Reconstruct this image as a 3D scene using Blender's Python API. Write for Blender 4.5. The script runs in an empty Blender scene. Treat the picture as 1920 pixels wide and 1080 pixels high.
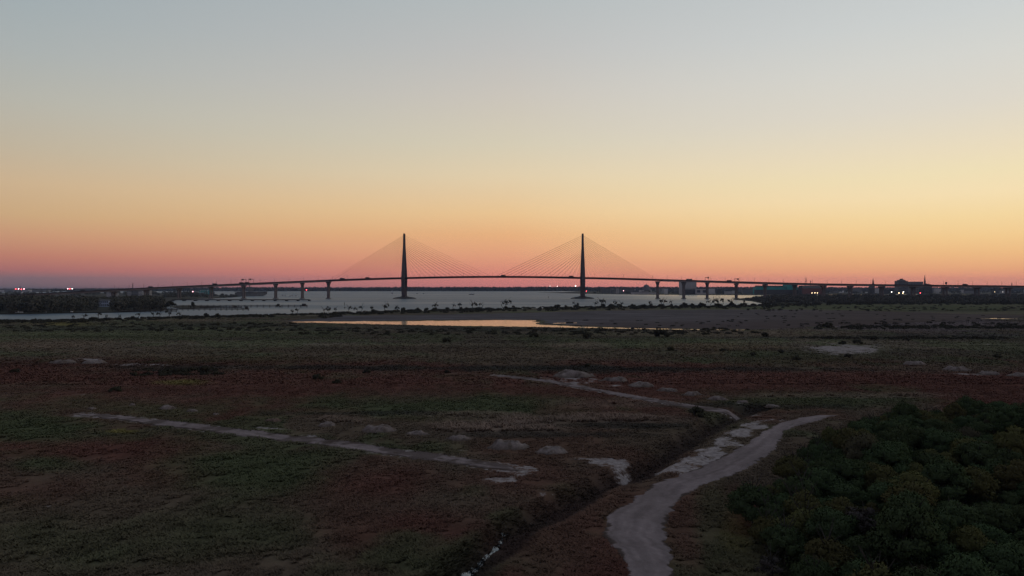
import bpy, math, random
import numpy as np
from mathutils import Vector
from mathutils.geometry import tessellate_polygon

# ------------------------------------------------------------------ camera, sky, light, exposure
sc = bpy.context.scene
COL = sc.collection
FPX, CX, HY, CAMZ = 1280.0, 960.0, 538.5, 30.5       # focal length in photo pixels, centre, horizon row, camera height
cam = bpy.data.cameras.new('camera'); camo = bpy.data.objects.new('camera', cam); COL.objects.link(camo)
cam.sensor_width = 36; cam.lens = 24; cam.clip_start = 0.5; cam.clip_end = 60000
camo.location = (0, 0, CAMZ); camo.rotation_euler = (math.radians(90 - 0.067), 0, 0)
sc.camera = camo
vs = sc.view_settings
vs.view_transform = 'Standard'; vs.look = 'None'; vs.exposure = 0; vs.gamma = 1; vs.use_curve_mapping = False
sc.cycles.max_bounces = 6; sc.cycles.volume_bounces = 0; sc.cycles.transparent_max_bounces = 8
sc.cycles.use_denoising = True

def lin(c):
    return tuple((x/255/12.92 if x/255 <= .04045 else ((x/255+.055)/1.055)**2.4) for x in c)

SKY_Z = (120, 126, 138)
SKY = {   # (sine of elevation, displayed colour): away from the sunset, at its side, near it, at it
 'anti':  [(.0, (72,76,92)), (.03, (92,88,106)), (.10, (122,108,124)), (.2, (120,116,130)), (.5, (116,120,134)), (1, SKY_Z)],
 'left':  [(.0,(92,88,96)), (.0117,(126,104,108)), (.0212,(162,109,107)), (.037,(184,125,108)), (.062,(198,150,118)), (.087,(202,168,128)),
           (.1245,(204,178,144)), (.167,(192,180,158)), (.221,(182,181,171)), (.274,(171,177,176)), (.322,(163,173,176)), (.5,(142,158,170)), (1,SKY_Z)],
 'mid':   [(.0,(176,112,114)), (.0144,(200,126,117)), (.03,(213,143,120)), (.0534,(224,163,125)), (.0767,(229,176,128)), (.1076,(232,195,146)),
           (.161,(225,206,172)), (.205,(213,204,181)), (.27,(203,197,187)), (.331,(191,191,189)), (.388,(181,187,188)), (.55,(156,170,180)), (1,SKY_Z)],
 'sun':   [(.0,(198,128,122)), (.012,(214,146,122)), (.022,(223,163,123)), (.042,(235,186,132)), (.062,(241,202,144)), (.087,(243,214,160)),
           (.115,(244,222,178)), (.14,(239,223,183)), (.167,(234,220,190)), (.221,(221,215,202)), (.274,(213,213,207)), (.322,(204,208,207)), (.5,(178,186,192)), (1,SKY_Z)],
}
HAZE, AIR = 3.3e-5, (.075, .115, .15)      # the air dims the low sky; what stands here is the sky beyond that air
def beyond(z, c):
    T = math.exp(-HAZE*min(14500, 205/max(z, .004))); return tuple(max(0, (v - (1-T)*a)/T) for v, a in zip(lin(c), AIR))
W = bpy.data.worlds.new('World'); sc.world = W; W.use_nodes = True
nt = W.node_tree; N = nt.nodes; L = nt.links; N.clear()
def nd(t, **k):
    n = N.new(t)
    for a, v in k.items(): setattr(n, a, v)
    return n
def wmath(op, a, b=None, clamp=False):
    n = nd('ShaderNodeMath', operation=op, use_clamp=clamp)
    for i, v in enumerate((a, b)):
        if v is None: continue
        if isinstance(v, (int, float)): n.inputs[i].default_value = v
        else: L.new(v, n.inputs[i])
    return n.outputs[0]
tc = nd('ShaderNodeTexCoord'); sp = nd('ShaderNodeSeparateXYZ'); L.new(tc.outputs['Generated'], sp.inputs[0])
X_, Y_, Z_ = sp.outputs
u = wmath('SQRT', wmath('MAXIMUM', Z_, 0.0))
SUN_AZ = math.radians(45)
hl = wmath('MAXIMUM', wmath('SQRT', wmath('ADD', wmath('MULTIPLY', X_, X_), wmath('MULTIPLY', Y_, Y_))), 1e-4)
t_ = wmath('DIVIDE', wmath('ADD', wmath('MULTIPLY', X_, math.sin(SUN_AZ)), wmath('MULTIPLY', Y_, math.cos(SUN_AZ))), hl)
def ramp(key):
    r = nd('ShaderNodeValToRGB'); e = r.color_ramp.elements; s = SKY[key]
    while len(e) < len(s): e.new(0.5)
    for i, (z, c) in enumerate(s):
        e[i].position = math.sqrt(z); e[i].color = (*beyond(z, c), 1)
    L.new(u, r.inputs[0]); return r.outputs[0]
def mapr(lo, hi):
    m = nd('ShaderNodeMapRange', interpolation_type='LINEAR'); m.inputs[1].default_value = lo; m.inputs[2].default_value = hi
    L.new(t_, m.inputs[0]); return m.outputs[0]
def mixc(f, a, b):
    m = nd('ShaderNodeMix', data_type='RGBA'); L.new(f, m.inputs[0]); L.new(a, m.inputs[6]); L.new(b, m.inputs[7]); return m.outputs[2]
c = mixc(mapr(-.75, .17), ramp('anti'), ramp('left'))
c = mixc(mapr(.17, .707), c, ramp('mid'))
c = mixc(mapr(.707, .985), c, ramp('sun'))
below = nd('ShaderNodeRGB'); below.outputs[0].default_value = (*lin((40, 38, 42)), 1)
gz = wmath('LESS_THAN', Z_, -0.004)
c = mixc(gz, c, below.outputs[0])
bg = nd('ShaderNodeBackground'); L.new(c, bg.inputs[0]); bg.inputs[1].default_value = 1.0
wo = nd('ShaderNodeOutputWorld'); L.new(bg.outputs[0], wo.inputs[0])

sun = bpy.data.lights.new('sun', 'SUN'); suno = bpy.data.objects.new('sun', sun); COL.objects.link(suno)
sun.energy = 0.04; sun.angle = math.radians(12); sun.color = (1, .55, .35)      # the last glow, sun just under the horizon
suno.rotation_euler = (math.radians(88.5), 0, math.radians(180) - SUN_AZ)

# ------------------------------------------------------------------ helpers
rng = np.random.default_rng(7)
R = random.Random(11)

def P(px, py, z=2.0):
    Y = (CAMZ - z)*FPX/(py - HY); return ((px - CX)/FPX*Y, Y, z)
def at(px, Y): return (px - CX)/FPX*Y
def zof(py, Y): return CAMZ - (py - HY)/FPX*Y

def tag(o, label=None, cat=None, group=None, kind=None):
    for k, v in (('label', label), ('category', cat), ('group', group), ('kind', kind)):
        if v: o[k] = v
    return o
def empty(name, loc, label, cat, group=None, rz=0):
    o = bpy.data.objects.new(name, None); COL.objects.link(o); o.location = loc; o.rotation_euler = (0, 0, rz)
    o.empty_display_size = .5
    return tag(o, label, cat, group)
def link(name, me, parent=None, loc=None):
    o = bpy.data.objects.new(name, me); COL.objects.link(o)
    if parent: o.parent = parent
    if loc: o.location = loc
    return o
def np_mesh(name, V, F, mat, attrs=None, smooth=False):
    V = np.asarray(V, np.float32); F = np.asarray(F, np.int32); k = F.shape[1]
    me = bpy.data.meshes.new(name); me.vertices.add(len(V)); me.vertices.foreach_set('co', V.ravel())
    me.loops.add(F.size); me.loops.foreach_set('vertex_index', F.ravel())
    me.polygons.add(len(F)); me.polygons.foreach_set('loop_start', np.arange(0, F.size, k, dtype=np.int32))
    me.polygons.foreach_set('use_smooth', np.full(len(F), smooth, bool))
    me.update(calc_edges=True)
    for an, av in (attrs or {}).items():
        av = np.asarray(av, np.float32)
        if av.ndim == 2:
            a = me.attributes.new(an, 'FLOAT_COLOR', 'POINT'); a.data.foreach_set('color', np.c_[av, np.ones(len(av))].astype(np.float32).ravel())
        else:
            a = me.attributes.new(an, 'FLOAT', 'POINT'); a.data.foreach_set('value', av)
    me.materials.append(mat); return me

class MB:
    def __init__(s): s.v = []; s.f = []
    def add(s, vs, fs):
        o = len(s.v); s.v += [tuple(v) for v in vs]; s.f += [tuple(i + o for i in f) for f in fs]; return s
    def box(s, x0, x1, y0, y1, z0, z1, top=1.0):
        cx, cy = (x0+x1)/2, (y0+y1)/2
        vs = [(x0,y0,z0),(x1,y0,z0),(x1,y1,z0),(x0,y1,z0)] + [(cx+(x-cx)*top, cy+(y-cy)*top, z1) for x, y in ((x0,y0),(x1,y0),(x1,y1),(x0,y1))]
        return s.add(vs, [(0,3,2,1),(4,5,6,7),(0,1,5,4),(1,2,6,5),(2,3,7,6),(3,0,4,7)])
    def cbox(s, c, d, top=1.0): return s.box(c[0]-d[0]/2, c[0]+d[0]/2, c[1]-d[1]/2, c[1]+d[1]/2, c[2], c[2]+d[2], top)
    def tube(s, a, b, r0, r1=None, n=6):
        a, b = Vector(a), Vector(b); r1 = r0 if r1 is None else r1; d = (b-a).normalized()
        x = d.orthogonal().normalized(); y = d.cross(x)
        vs = [p + (x*math.cos(2*math.pi*i/n) + y*math.sin(2*math.pi*i/n))*r for p, r in ((a, r0), (b, r1)) for i in range(n)]
        return s.add(vs, [(i, (i+1) % n, n+(i+1) % n, n+i) for i in range(n)] + [tuple(range(n-1, -1, -1)), tuple(range(n, 2*n))])
    def loft(s, rings, caps=True):
        n = len(rings[0]); o = [tuple(p) for r in rings for p in r]
        fs = [(k*n+i, k*n+(i+1) % n, (k+1)*n+(i+1) % n, (k+1)*n+i) for k in range(len(rings)-1) for i in range(n)]
        if caps: fs += [tuple(range(n-1, -1, -1)), tuple(range((len(rings)-1)*n, len(rings)*n))]
        return s.add(o, fs)
    def ball(s, c, r, n=8, m=5, sz=1.0, half=False):
        rings = []
        for j in range(m+1):
            th = (math.pi/2 if half else math.pi)*j/m; q = max(r*math.sin(th), .02*r)
            rings.append([(c[0]+q*math.cos(2*math.pi*i/n), c[1]+q*math.sin(2*math.pi*i/n), c[2]+r*sz*math.cos(th)) for i in range(n)])
        return s.loft(rings[::-1])
    def mesh(s, name, mat, smooth=False):
        me = bpy.data.meshes.new(name); me.from_pydata(s.v, [], s.f); me.materials.append(mat)
        if smooth: me.polygons.foreach_set('use_smooth', [True]*len(me.polygons))
        return me
    def build(s, name, mat, parent=None, loc=None, smooth=False): return link(name, s.mesh(name, mat, smooth), parent, loc)

# value noise on numpy arrays
def _h(i, j, seed):
    n = (i.astype(np.int64)*374761393 + j.astype(np.int64)*668265263 + seed*1442695041) & 0xffffffff
    n = ((n ^ (n >> 13))*1274126177) & 0xffffffff
    return ((n ^ (n >> 16)) & 0xffff)/65535.0
def noise(x, y, seed=0):
    xi, yi = np.floor(x), np.floor(y); fx, fy = x-xi, y-yi; fx = fx*fx*(3-2*fx); fy = fy*fy*(3-2*fy)
    xi = xi.astype(np.int64); yi = yi.astype(np.int64)
    a, b, c_, d = _h(xi, yi, seed), _h(xi+1, yi, seed), _h(xi, yi+1, seed), _h(xi+1, yi+1, seed)
    return (a*(1-fx)+b*fx)*(1-fy) + (c_*(1-fx)+d*fx)*fy
def fbm(x, y, seed=0, o=4):
    s, a, t = 0, .5, 0
    for k in range(o):
        s = s + a*noise(x*2**k, y*2**k, seed+k*17); t += a; a *= .55
    return s/t
def smooth(e0, e1, v):
    t = np.clip((v-e0)/(e1-e0), 0, 1); return t*t*(3-2*t)
def poly_dist(x, y, pts):
    """distance to a polyline and the parameter along it"""
    best = np.full(np.shape(x), 1e9); 
    for (ax, ay), (bx, by) in zip(pts[:-1], pts[1:]):
        dx, dy = bx-ax, by-ay; t = np.clip(((x-ax)*dx+(y-ay)*dy)/(dx*dx+dy*dy), 0, 1)
        best = np.minimum(best, np.hypot(x-ax-t*dx, y-ay-t*dy))
    return best
def inside(x, y, poly):
    r = np.zeros(np.shape(x), bool); n = len(poly)
    for i in range(n):
        (x0, y0), (x1, y1) = poly[i], poly[(i+1) % n]
        if y0 == y1: continue
        r ^= ((y0 > y) != (y1 > y)) & (x < (x1-x0)*(y-y0)/(y1-y0)+x0)
    return r

# ------------------------------------------------------------------ materials
def material(name, build):
    m = bpy.data.materials.new(name); m.use_nodes = True; t = m.node_tree; b = t.nodes['Principled BSDF']
    build(t, b); return m
def noisy(name, col, rough=.9, scale=.5, amt=.35, metal=0, spec=.08, rnd=0):
    """plain colour with weathering"""
    def f(t, b):
        co = t.nodes.new('ShaderNodeTexCoord'); n = t.nodes.new('ShaderNodeTexNoise'); n.inputs['Scale'].default_value = scale; n.inputs['Detail'].default_value = 5
        t.links.new(co.outputs['Object'], n.inputs['Vector'])
        r = t.nodes.new('ShaderNodeMapRange'); r.inputs[1].default_value = .3; r.inputs[2].default_value = .7; r.inputs[3].default_value = 1-amt; r.inputs[4].default_value = 1+amt
        t.links.new(n.outputs['Fac'], r.inputs[0])
        mx = t.nodes.new('ShaderNodeMix'); mx.data_type = 'RGBA'; mx.blend_type = 'MULTIPLY'; mx.inputs[0].default_value = 1
        mx.inputs[6].default_value = (*col, 1); t.links.new(r.outputs[0], mx.inputs[7]); out = mx.outputs[2]
        if rnd:
            oi = t.nodes.new('ShaderNodeObjectInfo'); hs = t.nodes.new('ShaderNodeHueSaturation')
            r2 = t.nodes.new('ShaderNodeMapRange'); r2.inputs[3].default_value = 1-rnd; r2.inputs[4].default_value = 1+rnd
            t.links.new(oi.outputs['Random'], r2.inputs[0]); t.links.new(r2.outputs[0], hs.inputs['Value']); t.links.new(out, hs.inputs['Color']); out = hs.outputs[0]
        t.links.new(out, b.inputs['Base Color'])
        b.inputs['Roughness'].default_value = rough; b.inputs['Metallic'].default_value = metal; b.inputs['Specular IOR Level'].default_value = spec
    return material(name, f)
def attr_mat(name, attr='zone', fine=(.35, 2.2, 9.0), lo=.78, hi=1.25, bump=.25, rough=1.0, sand=False, spec=0):
    """colour of the thing itself from a vertex attribute, broken up by three sizes of noise"""
    def f(t, b):
        a = t.nodes.new('ShaderNodeAttribute'); a.attribute_name = attr
        g = t.nodes.new('ShaderNodeNewGeometry'); out = a.outputs['Color']; heights = []
        for k, s in enumerate(fine):
            n = t.nodes.new('ShaderNodeTexNoise'); n.inputs['Scale'].default_value = s; n.inputs['Detail'].default_value = 4; n.inputs['Roughness'].default_value = .65
            t.links.new(g.outputs['Position'], n.inputs['Vector'])
            r = t.nodes.new('ShaderNodeMapRange'); r.inputs[1].default_value = .3; r.inputs[2].default_value = .7; r.inputs[3].default_value = lo; r.inputs[4].default_value = hi
            t.links.new(n.outputs['Fac'], r.inputs[0])
            mx = t.nodes.new('ShaderNodeMix'); mx.data_type = 'RGBA'; mx.blend_type = 'MULTIPLY'; mx.inputs[0].default_value = (.8, .6, .6)[k]
            t.links.new(out, mx.inputs[6]); t.links.new(r.outputs[0], mx.inputs[7]); out = mx.outputs[2]; heights.append(n.outputs['Fac'])
        if sand:
            s_ = t.nodes.new('ShaderNodeAttribute'); s_.attribute_name = 'sand'
            n = t.nodes.new('ShaderNodeTexNoise'); n.inputs['Scale'].default_value = .8; n.inputs['Detail'].default_value = 8; n.inputs['Roughness'].default_value = .8
            t.links.new(g.outputs['Position'], n.inputs['Vector'])
            am = t.nodes.new('ShaderNodeMath'); am.operation = 'MULTIPLY_ADD'; am.inputs[1].default_value = 2.0; am.inputs[2].default_value = -.5; t.links.new(n.outputs['Fac'], am.inputs[0])
            ad = t.nodes.new('ShaderNodeMath'); ad.operation = 'ADD'; t.links.new(s_.outputs['Fac'], ad.inputs[0]); t.links.new(am.outputs[0], ad.inputs[1])
            r = t.nodes.new('ShaderNodeMapRange'); r.inputs[1].default_value = .98; r.inputs[2].default_value = 1.10; t.links.new(ad.outputs[0], r.inputs[0])
            mx = t.nodes.new('ShaderNodeMix'); mx.data_type = 'RGBA'; t.links.new(r.outputs[0], mx.inputs[0]); t.links.new(out, mx.inputs[6])
            n2 = t.nodes.new('ShaderNodeTexNoise'); n2.inputs['Scale'].default_value = 1.3; n2.inputs['Detail'].default_value = 5
            t.links.new(g.outputs['Position'], n2.inputs['Vector'])
            cr = t.nodes.new('ShaderNodeValToRGB'); cr.color_ramp.elements[0].position = .3; cr.color_ramp.elements[1].position = .7
            cr.color_ramp.elements[0].color = (.17, .145, .145, 1); cr.color_ramp.elements[1].color = (.34, .30, .30, 1)
            t.links.new(n2.outputs['Fac'], cr.inputs[0]); t.links.new(cr.outputs[0], mx.inputs[7]); out = mx.outputs[2]
        t.links.new(out, b.inputs['Base Color']); b.inputs['Roughness'].default_value = rough; b.inputs['Specular IOR Level'].default_value = spec
        bp = t.nodes.new('ShaderNodeBump'); bp.inputs['Strength'].default_value = bump; bp.inputs['Distance'].default_value = .35
        t.links.new(heights[1], bp.inputs['Height']); t.links.new(bp.outputs[0], b.inputs['Normal'])
    return material(name, f)
def leaf_mat(name, col, var=.14, rnd=.16):
    def f(t, b):
        a = t.nodes.new('ShaderNodeAttribute'); a.attribute_name = 'tone'
        oi = t.nodes.new('ShaderNodeObjectInfo'); hs = t.nodes.new('ShaderNodeHueSaturation'); hs.inputs['Color'].default_value = (*col, 1)
        r = t.nodes.new('ShaderNodeMapRange'); r.inputs[3].default_value = .5-.02; r.inputs[4].default_value = .5+.02
        t.links.new(oi.outputs['Random'], r.inputs[0]); t.links.new(r.outputs[0], hs.inputs['Hue'])
        r2 = t.nodes.new('ShaderNodeMapRange'); r2.inputs[3].default_value = 1-rnd; r2.inputs[4].default_value = 1+rnd
        t.links.new(oi.outputs['Random'], r2.inputs[0])
        m1 = t.nodes.new('ShaderNodeMapRange'); m1.inputs[3].default_value = 1-var; m1.inputs[4].default_value = 1+var; t.links.new(a.outputs['Fac'], m1.inputs[0])
        mm = t.nodes.new('ShaderNodeMath'); mm.operation = 'MULTIPLY'; t.links.new(m1.outputs[0], mm.inputs[0]); t.links.new(r2.outputs[0], mm.inputs[1])
        t.links.new(mm.outputs[0], hs.inputs['Value']); t.links.new(hs.outputs[0], b.inputs['Base Color'])
        b.inputs['Roughness'].default_value = .75; b.inputs['Specular IOR Level'].default_value = 0
    return material(name, f)
def water_mat(name, rough, bump, scales, col=(.03, .045, .06), streak=0, ior=1.33, calm=False):
    def f(t, b):
        b.inputs['Base Color'].default_value = (*col, 1); b.inputs['IOR'].default_value = ior; b.inputs['Roughness'].default_value = rough
        g = t.nodes.new('ShaderNodeNewGeometry'); h = None
        for s, w in scales:
            n = t.nodes.new('ShaderNodeTexNoise'); n.inputs['Scale'].default_value = s; n.inputs['Detail'].default_value = 3
            t.links.new(g.outputs['Position'], n.inputs['Vector'])
            m = t.nodes.new('ShaderNodeMath'); m.operation = 'MULTIPLY'; m.inputs[1].default_value = w; t.links.new(n.outputs['Fac'], m.inputs[0])
            if h is None: h = m.outputs[0]
            else:
                ad = t.nodes.new('ShaderNodeMath'); ad.operation = 'ADD'; t.links.new(h, ad.inputs[0]); t.links.new(m.outputs[0], ad.inputs[1]); h = ad.outputs[0]
        bp = t.nodes.new('ShaderNodeBump'); bp.inputs['Strength'].default_value = 1; bp.inputs['Distance'].default_value = bump
        t.links.new(h, bp.inputs['Height']); t.links.new(bp.outputs[0], b.inputs['Normal'])
        if streak:       # wind lanes: rougher and calmer water
            n = t.nodes.new('ShaderNodeTexNoise'); n.inputs['Scale'].default_value = .004; n.inputs['Detail'].default_value = 5
            mp = t.nodes.new('ShaderNodeMapping'); mp.inputs['Scale'].default_value = (.35, 1.6, 1); t.links.new(g.outputs['Position'], mp.inputs[0]); t.links.new(mp.outputs[0], n.inputs['Vector'])
            r = t.nodes.new('ShaderNodeMapRange'); r.inputs[1].default_value = .35; r.inputs[2].default_value = .65; r.inputs[3].default_value = rough-streak; r.inputs[4].default_value = rough+streak
            t.links.new(n.outputs['Fac'], r.inputs[0]); ro = r.outputs[0]
            if calm:     # sheltered water by the island and in the creek mouth lies calmer
                sx = t.nodes.new('ShaderNodeSeparateXYZ'); t.links.new(g.outputs['Position'], sx.inputs[0])
                c1 = t.nodes.new('ShaderNodeMapRange'); c1.interpolation_type = 'SMOOTHSTEP'; c1.inputs[1].default_value = 150; c1.inputs[2].default_value = 750; c1.inputs[3].default_value = 1; c1.inputs[4].default_value = .42
                t.links.new(sx.outputs[0], c1.inputs[0])
                mu = t.nodes.new('ShaderNodeMath'); mu.operation = 'MULTIPLY'; t.links.new(ro, mu.inputs[0]); t.links.new(c1.outputs[0], mu.inputs[1]); ro = mu.outputs[0]
            t.links.new(ro, b.inputs['Roughness'])
    return material(name, f)
def glow(name, col, s):
    def f(t, b):
        b.inputs['Base Color'].default_value = (*col, 1); b.inputs['Emission Color'].default_value = (*col, 1); b.inputs['Emission Strength'].default_value = s
    return material(name, f)

M = dict(
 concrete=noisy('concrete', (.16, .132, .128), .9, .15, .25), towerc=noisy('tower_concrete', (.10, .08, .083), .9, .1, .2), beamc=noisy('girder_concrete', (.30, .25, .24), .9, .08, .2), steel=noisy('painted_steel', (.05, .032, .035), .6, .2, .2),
 asphalt=noisy('asphalt', (.05, .048, .05), .95), cable=noisy('cable_sheath', (.08, .06, .06), .6, .05, .1),
 rock=noisy('rock', (.055, .05, .048), .95, .4, .5), pierc=noisy('stained_concrete', (.06, .052, .05), .95, .3, .3), wood=noisy('weathered_wood', (.06, .05, .047), .95, .8, .4),
 sandy=noisy('sand', (.165, .133, .138), 1, .25, .35), roadm=attr_mat('road_sand', 'zone', (.5, 2.5, 9), .85, 1.15, .3), spoil=attr_mat('spoil', 'zone', (.5, 2.5, 9), .7, 1.3, .6),
 ground=attr_mat('marsh_soil', 'zone', sand=True), mud=attr_mat('mud', 'zone', (.02, .08, .5), .8, 1.2, .05, rough=1, spec=.02),
 tuft=attr_mat('marsh_plants', 'zone', (.35, 2.2, 9.0), .85, 1.15, 0),
 land=noisy('wooded_soil', (.035, .034, .025), .95, .02, .4), bark=noisy('bark', (.05, .045, .04), .95, 3, .3),
 river=water_mat('river_water', .52, .3, ((.12, 1.0), (.5, .35)), col=(.075, .11, .15), streak=.07, calm=True),
 pond=water_mat('pond_water', .13, .03, ((.4, 1.0), (.05, 1.0)), ior=2.0),
 leaf=leaf_mat('leaves_dark_green', (.054, .073, .036)), olive=leaf_mat('leaves_olive', (.086, .082, .036)), russet=leaf_mat('leaves_russet', (.072, .064, .043)),
 bare=leaf_mat('twigs_grey', (.075, .066, .062)), far=leaf_mat('leaves_far', (.085, .080, .066), rnd=.05), scrub=leaf_mat('leaves_shore', (.046, .043, .031)),
 white=noisy('white_paint', (.6, .6, .62), .6, .3, .08), pale=noisy('pale_wall', (.42, .40, .41), .85, .05, .12, rnd=.3), grey=noisy('grey_wall', (.17, .165, .17), .85, .05, .15, rnd=.3),
 dark=noisy('dark_wall', (.07, .065, .065), .8, .1, .2), teal=noisy('teal_cladding', (.05, .30, .29), .6, .05, .12), red=noisy('red_brick', (.17, .07, .06), .85, .1, .15),
 blue=noisy('blue_white_wall', (.36, .40, .52), .7, .2, .08), glass=noisy('dark_glass', (.03, .035, .045), .15, .1, .1, spec=.6), hull=noisy('grey_ship_paint', (.15, .155, .165), .7, .05, .15),
 roof=noisy('roofing', (.09, .085, .085), .9, .1, .2), orange=noisy('buoy_paint', (.25, .08, .05), .6),
 lamp_white=glow('lamp_white', (1, .93, .85), 8), lamp_red=glow('lamp_red', (1, .08, .10), 10), lamp_pink=glow('lamp_pink', (1, .45, .5), 10), lamp_amber=glow('lamp_amber', (1, .75, .4), 10),
)

# ------------------------------------------------------------------ layout of the marsh, read off the photograph once and kept in metres
def W2(pts, z=2.0): return [P(x, y, z)[:2] for x, y in pts]
DITCH = W2([(1420,762),(1345,790),(1290,822),(1190,888),(1120,908),(1060,943),(970,990),(905,1045),(870,1085),(800,1190)])
ROAD_E = [(780,1536,1572),(784,1505,1556),(790,1478,1532),(800,1450,1494),(812,1430,1472),(833,1398,1460),(853,1364,1446),(870,1330,1420),(886,1284,1394),(900,1250,1354),
          (914,1218,1314),(930,1194,1288),(945,1174,1270),(960,1150,1257),(976,1133,1251),(1000,1129,1250),(1020,1140,1252),(1039,1158,1260),(1060,1172,1266),(1080,1181,1270),(1110,1195,1282),(1160,1215,1305),(1250,1240,1345)]
ROAD_C = W2([((a+b)/2, y) for y, a, b in ROAD_E])
TRACK1 = W2([(146,777),(210,781),(260,788),(330,796),(400,805),(480,814),(560,824),(640,833),(720,845),(800,855),(880,867),(940,876),(978,884)])
TRACK2 = W2([(932,704),(980,709),(1040,717),(1100,728),(1170,741),(1230,752),(1300,763),(1350,770),(1405,777)])
SHORE = [(-900,603),(0,603),(150,601.5),(200,599.5),(300,596.5),(420,593.8),(500,591.6),(640,588.5),(760,584),(900,580.5),(1000,578.5),(1150,576.5),(1300,575),(1400,574.5),(1430,573),(1470,571.6),(1560,570),(1700,569),(2800,569)]
SHX = np.array([p[0] for p in SHORE], float); SHY = np.array([29.3*FPX/(p[1]-HY) for p in SHORE])
POND_PX = [(535,603.5),(560,602.4),(700,601.4),(800,600.6),(930,599.4),(1005,599.8),(1015,604.6),(1022,608.4),(1060,609.6),(1100,611.8),(1200,614.4),(1300,616.2),(1420,617.6),(1400,618.6),(1300,617.6),(1200,616.4),(1050,613.6),(930,611.4),(860,610.6),(760,609),(650,606.2)]
POND2_PX = [(1038,606.4),(1085,605.4),(1082,604.2),(1036,604.6)]
POND3_PX = [(1812,596.2),(1850,595.6),(1905,597.0),(1930,598.0),(1880,597.5),(1850,596.8)]
MUD_PX = [(520,603),(640,592.5),(760,590.5),(900,588.5),(1000,586.5),(1100,583.5),(1200,581.5),(1400,580.5),(1600,582),(1750,587),(1930,592),(1900,597),(1800,601),(1600,610),(1420,617.4),(1200,614.2),(1060,609.4),(1015,604),(1005,599.6),(930,599.2),(700,601.2)]
WOOD = [(22,44),(25.5,62),(28.6,80),(31.2,87),(37,95.5),(43.5,104),(51,115),(59,125),(72,135),(88,141),(112,143),(128,130),(128,44)]

# patches: x, y, half-width, half-height (photo pixels) of each plant patch, its kind, its strength
RED, GRN, BRN, TAN, YEL, DRK, RST, PUR = (.063,.030,.024), (.041,.0455,.025), (.056,.042,.031), (.110,.080,.064), (.080,.068,.024), (.022,.021,.018), (.062,.036,.027), (.060,.048,.050)
PATCH = [(1650,577,420,7,GRN,.7),(450,728,540,44,RED,.9),(1420,714,330,22,RED,1),(1120,745,240,26,RED,.8),(560,765,420,18,RED,.6),(180,845,320,26,RED,1),(330,888,120,30,RED,.7),(700,905,150,40,RED,.8),(60,920,160,40,RED,.5),
 (990,900,120,40,RED,.6),(1080,840,170,30,RST,.8),(1110,935,120,40,RST,.9),(1030,1010,120,60,RST,.9),(1290,1000,60,80,RST,.8),(1260,830,110,22,BRN,.9),(1320,800,90,18,BRN,.9),(600,1050,330,60,BRN,.5),(640,1000,120,40,RED,.5),
 (90,803,170,24,GRN,1),(480,880,170,55,GRN,1),(760,762,250,20,GRN,1),(330,770,210,22,GRN,.7),(85,870,80,18,GRN,.9),(480,1010,260,60,GRN,.7),(80,1010,180,60,GRN,.6),(760,1050,140,40,GRN,.7),(1300,985,45,110,RST,.9),(1335,1000,30,90,GRN,.6),(1540,752,190,14,GRN,.9),(880,660,600,14,GRN,.5),
 (280,622,330,18,GRN,.7),(60,650,180,12,BRN,.9),(250,657,120,9,BRN,.7),(1250,640,240,12,GRN,.6),(1500,672,260,14,GRN,.5),(1720,690,220,10,BRN,.8),(800,655,300,8,BRN,.9),(1000,668,300,10,BRN,.8),(1350,652,120,8,RST,.5),
 (950,802,110,11,TAN,1),(1130,786,140,8,TAN,.7),(880,778,90,5,TAN,.5),(630,786,60,8,TAN,.5),(1150,758,90,7,TAN,.4),(1600,742,200,4,TAN,.5),(1080,648,60,6,TAN,.4),
 (340,717,50,5,YEL,.9),(225,809,30,4,YEL,.9),(110,607,55,4,YEL,.8),(1380,1010,25,40,YEL,.4),(340,600,60,4,BRN,.5),
 (830,690,420,4,DRK,.8),(360,690,120,5,DRK,.7),(1280,693,400,5,DRK,.8),(620,775,160,4,DRK,.7),(1000,815,140,5,DRK,.7),(1170,798,120,5,DRK,.8),(1340,760,100,5,DRK,.6),(1720,628,220,2.5,DRK,1),(1600,633,340,2.2,DRK,.9),(930,617,420,4,DRK,.8),(440,610,140,4,DRK,.7),(150,615,150,5,DRK,.6),(1500,763,120,4,DRK,.5),
 (1500,600,260,14,PUR,.8),(1800,610,260,12,PUR,.8),(1400,626,260,8,BRN,.6)]
SANDP = [(1268,876,48,12,1.1),(1305,866,40,10,1.05),(1335,848,34,11,1.05),(1362,830,32,12,1),(1388,812,30,11,1),(1412,799,28,8,.95),(1455,788,38,5,.95),(1300,882,80,6,.55),(1140,868,46,11,1),(1165,882,26,9,1),(1080,860,40,4,.8),(1015,925,32,13,.85),(945,903,44,11,.8),(925,893,24,5,.6),
 (1580,655,86,11,.95),(1830,701,50,3,.9),(1720,692,50,2.5,.6),(1840,646,60,2.5,.6),(1050,712,62,6,.9),(1085,716,34,5,.8),(520,803,70,5,.75),(580,817,40,5,.8),(230,779,30,3,.8),(150,674,46,4,.7),(240,657,40,3,.5),(420,688,54,2.5,.7),(270,684,60,2.5,.7),
 (90,950,20,5,.8),(240,912,24,5,.5),(930,1030,20,22,.5),(880,1060,22,16,.5),(150,740,14,2,.8),(620,860,22,4,.7),(870,846,22,4,.5),(1320,752,12,2,.7),(1145,724,26,2,.7),(1110,733,20,3,.6),(1300,745,60,3,.4),(1510,655,24,6,.7),(640,643,22,2,.6),(600,645,40,3,.5),(365,646,20,2,.5),(1380,757,20,2,.6),(940,976,12,4,.5),(1030,918,30,5,.5),(1780,607,40,2,.3),(1380,642,30,2,.4),(1290,662,20,2,.3)]

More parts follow.
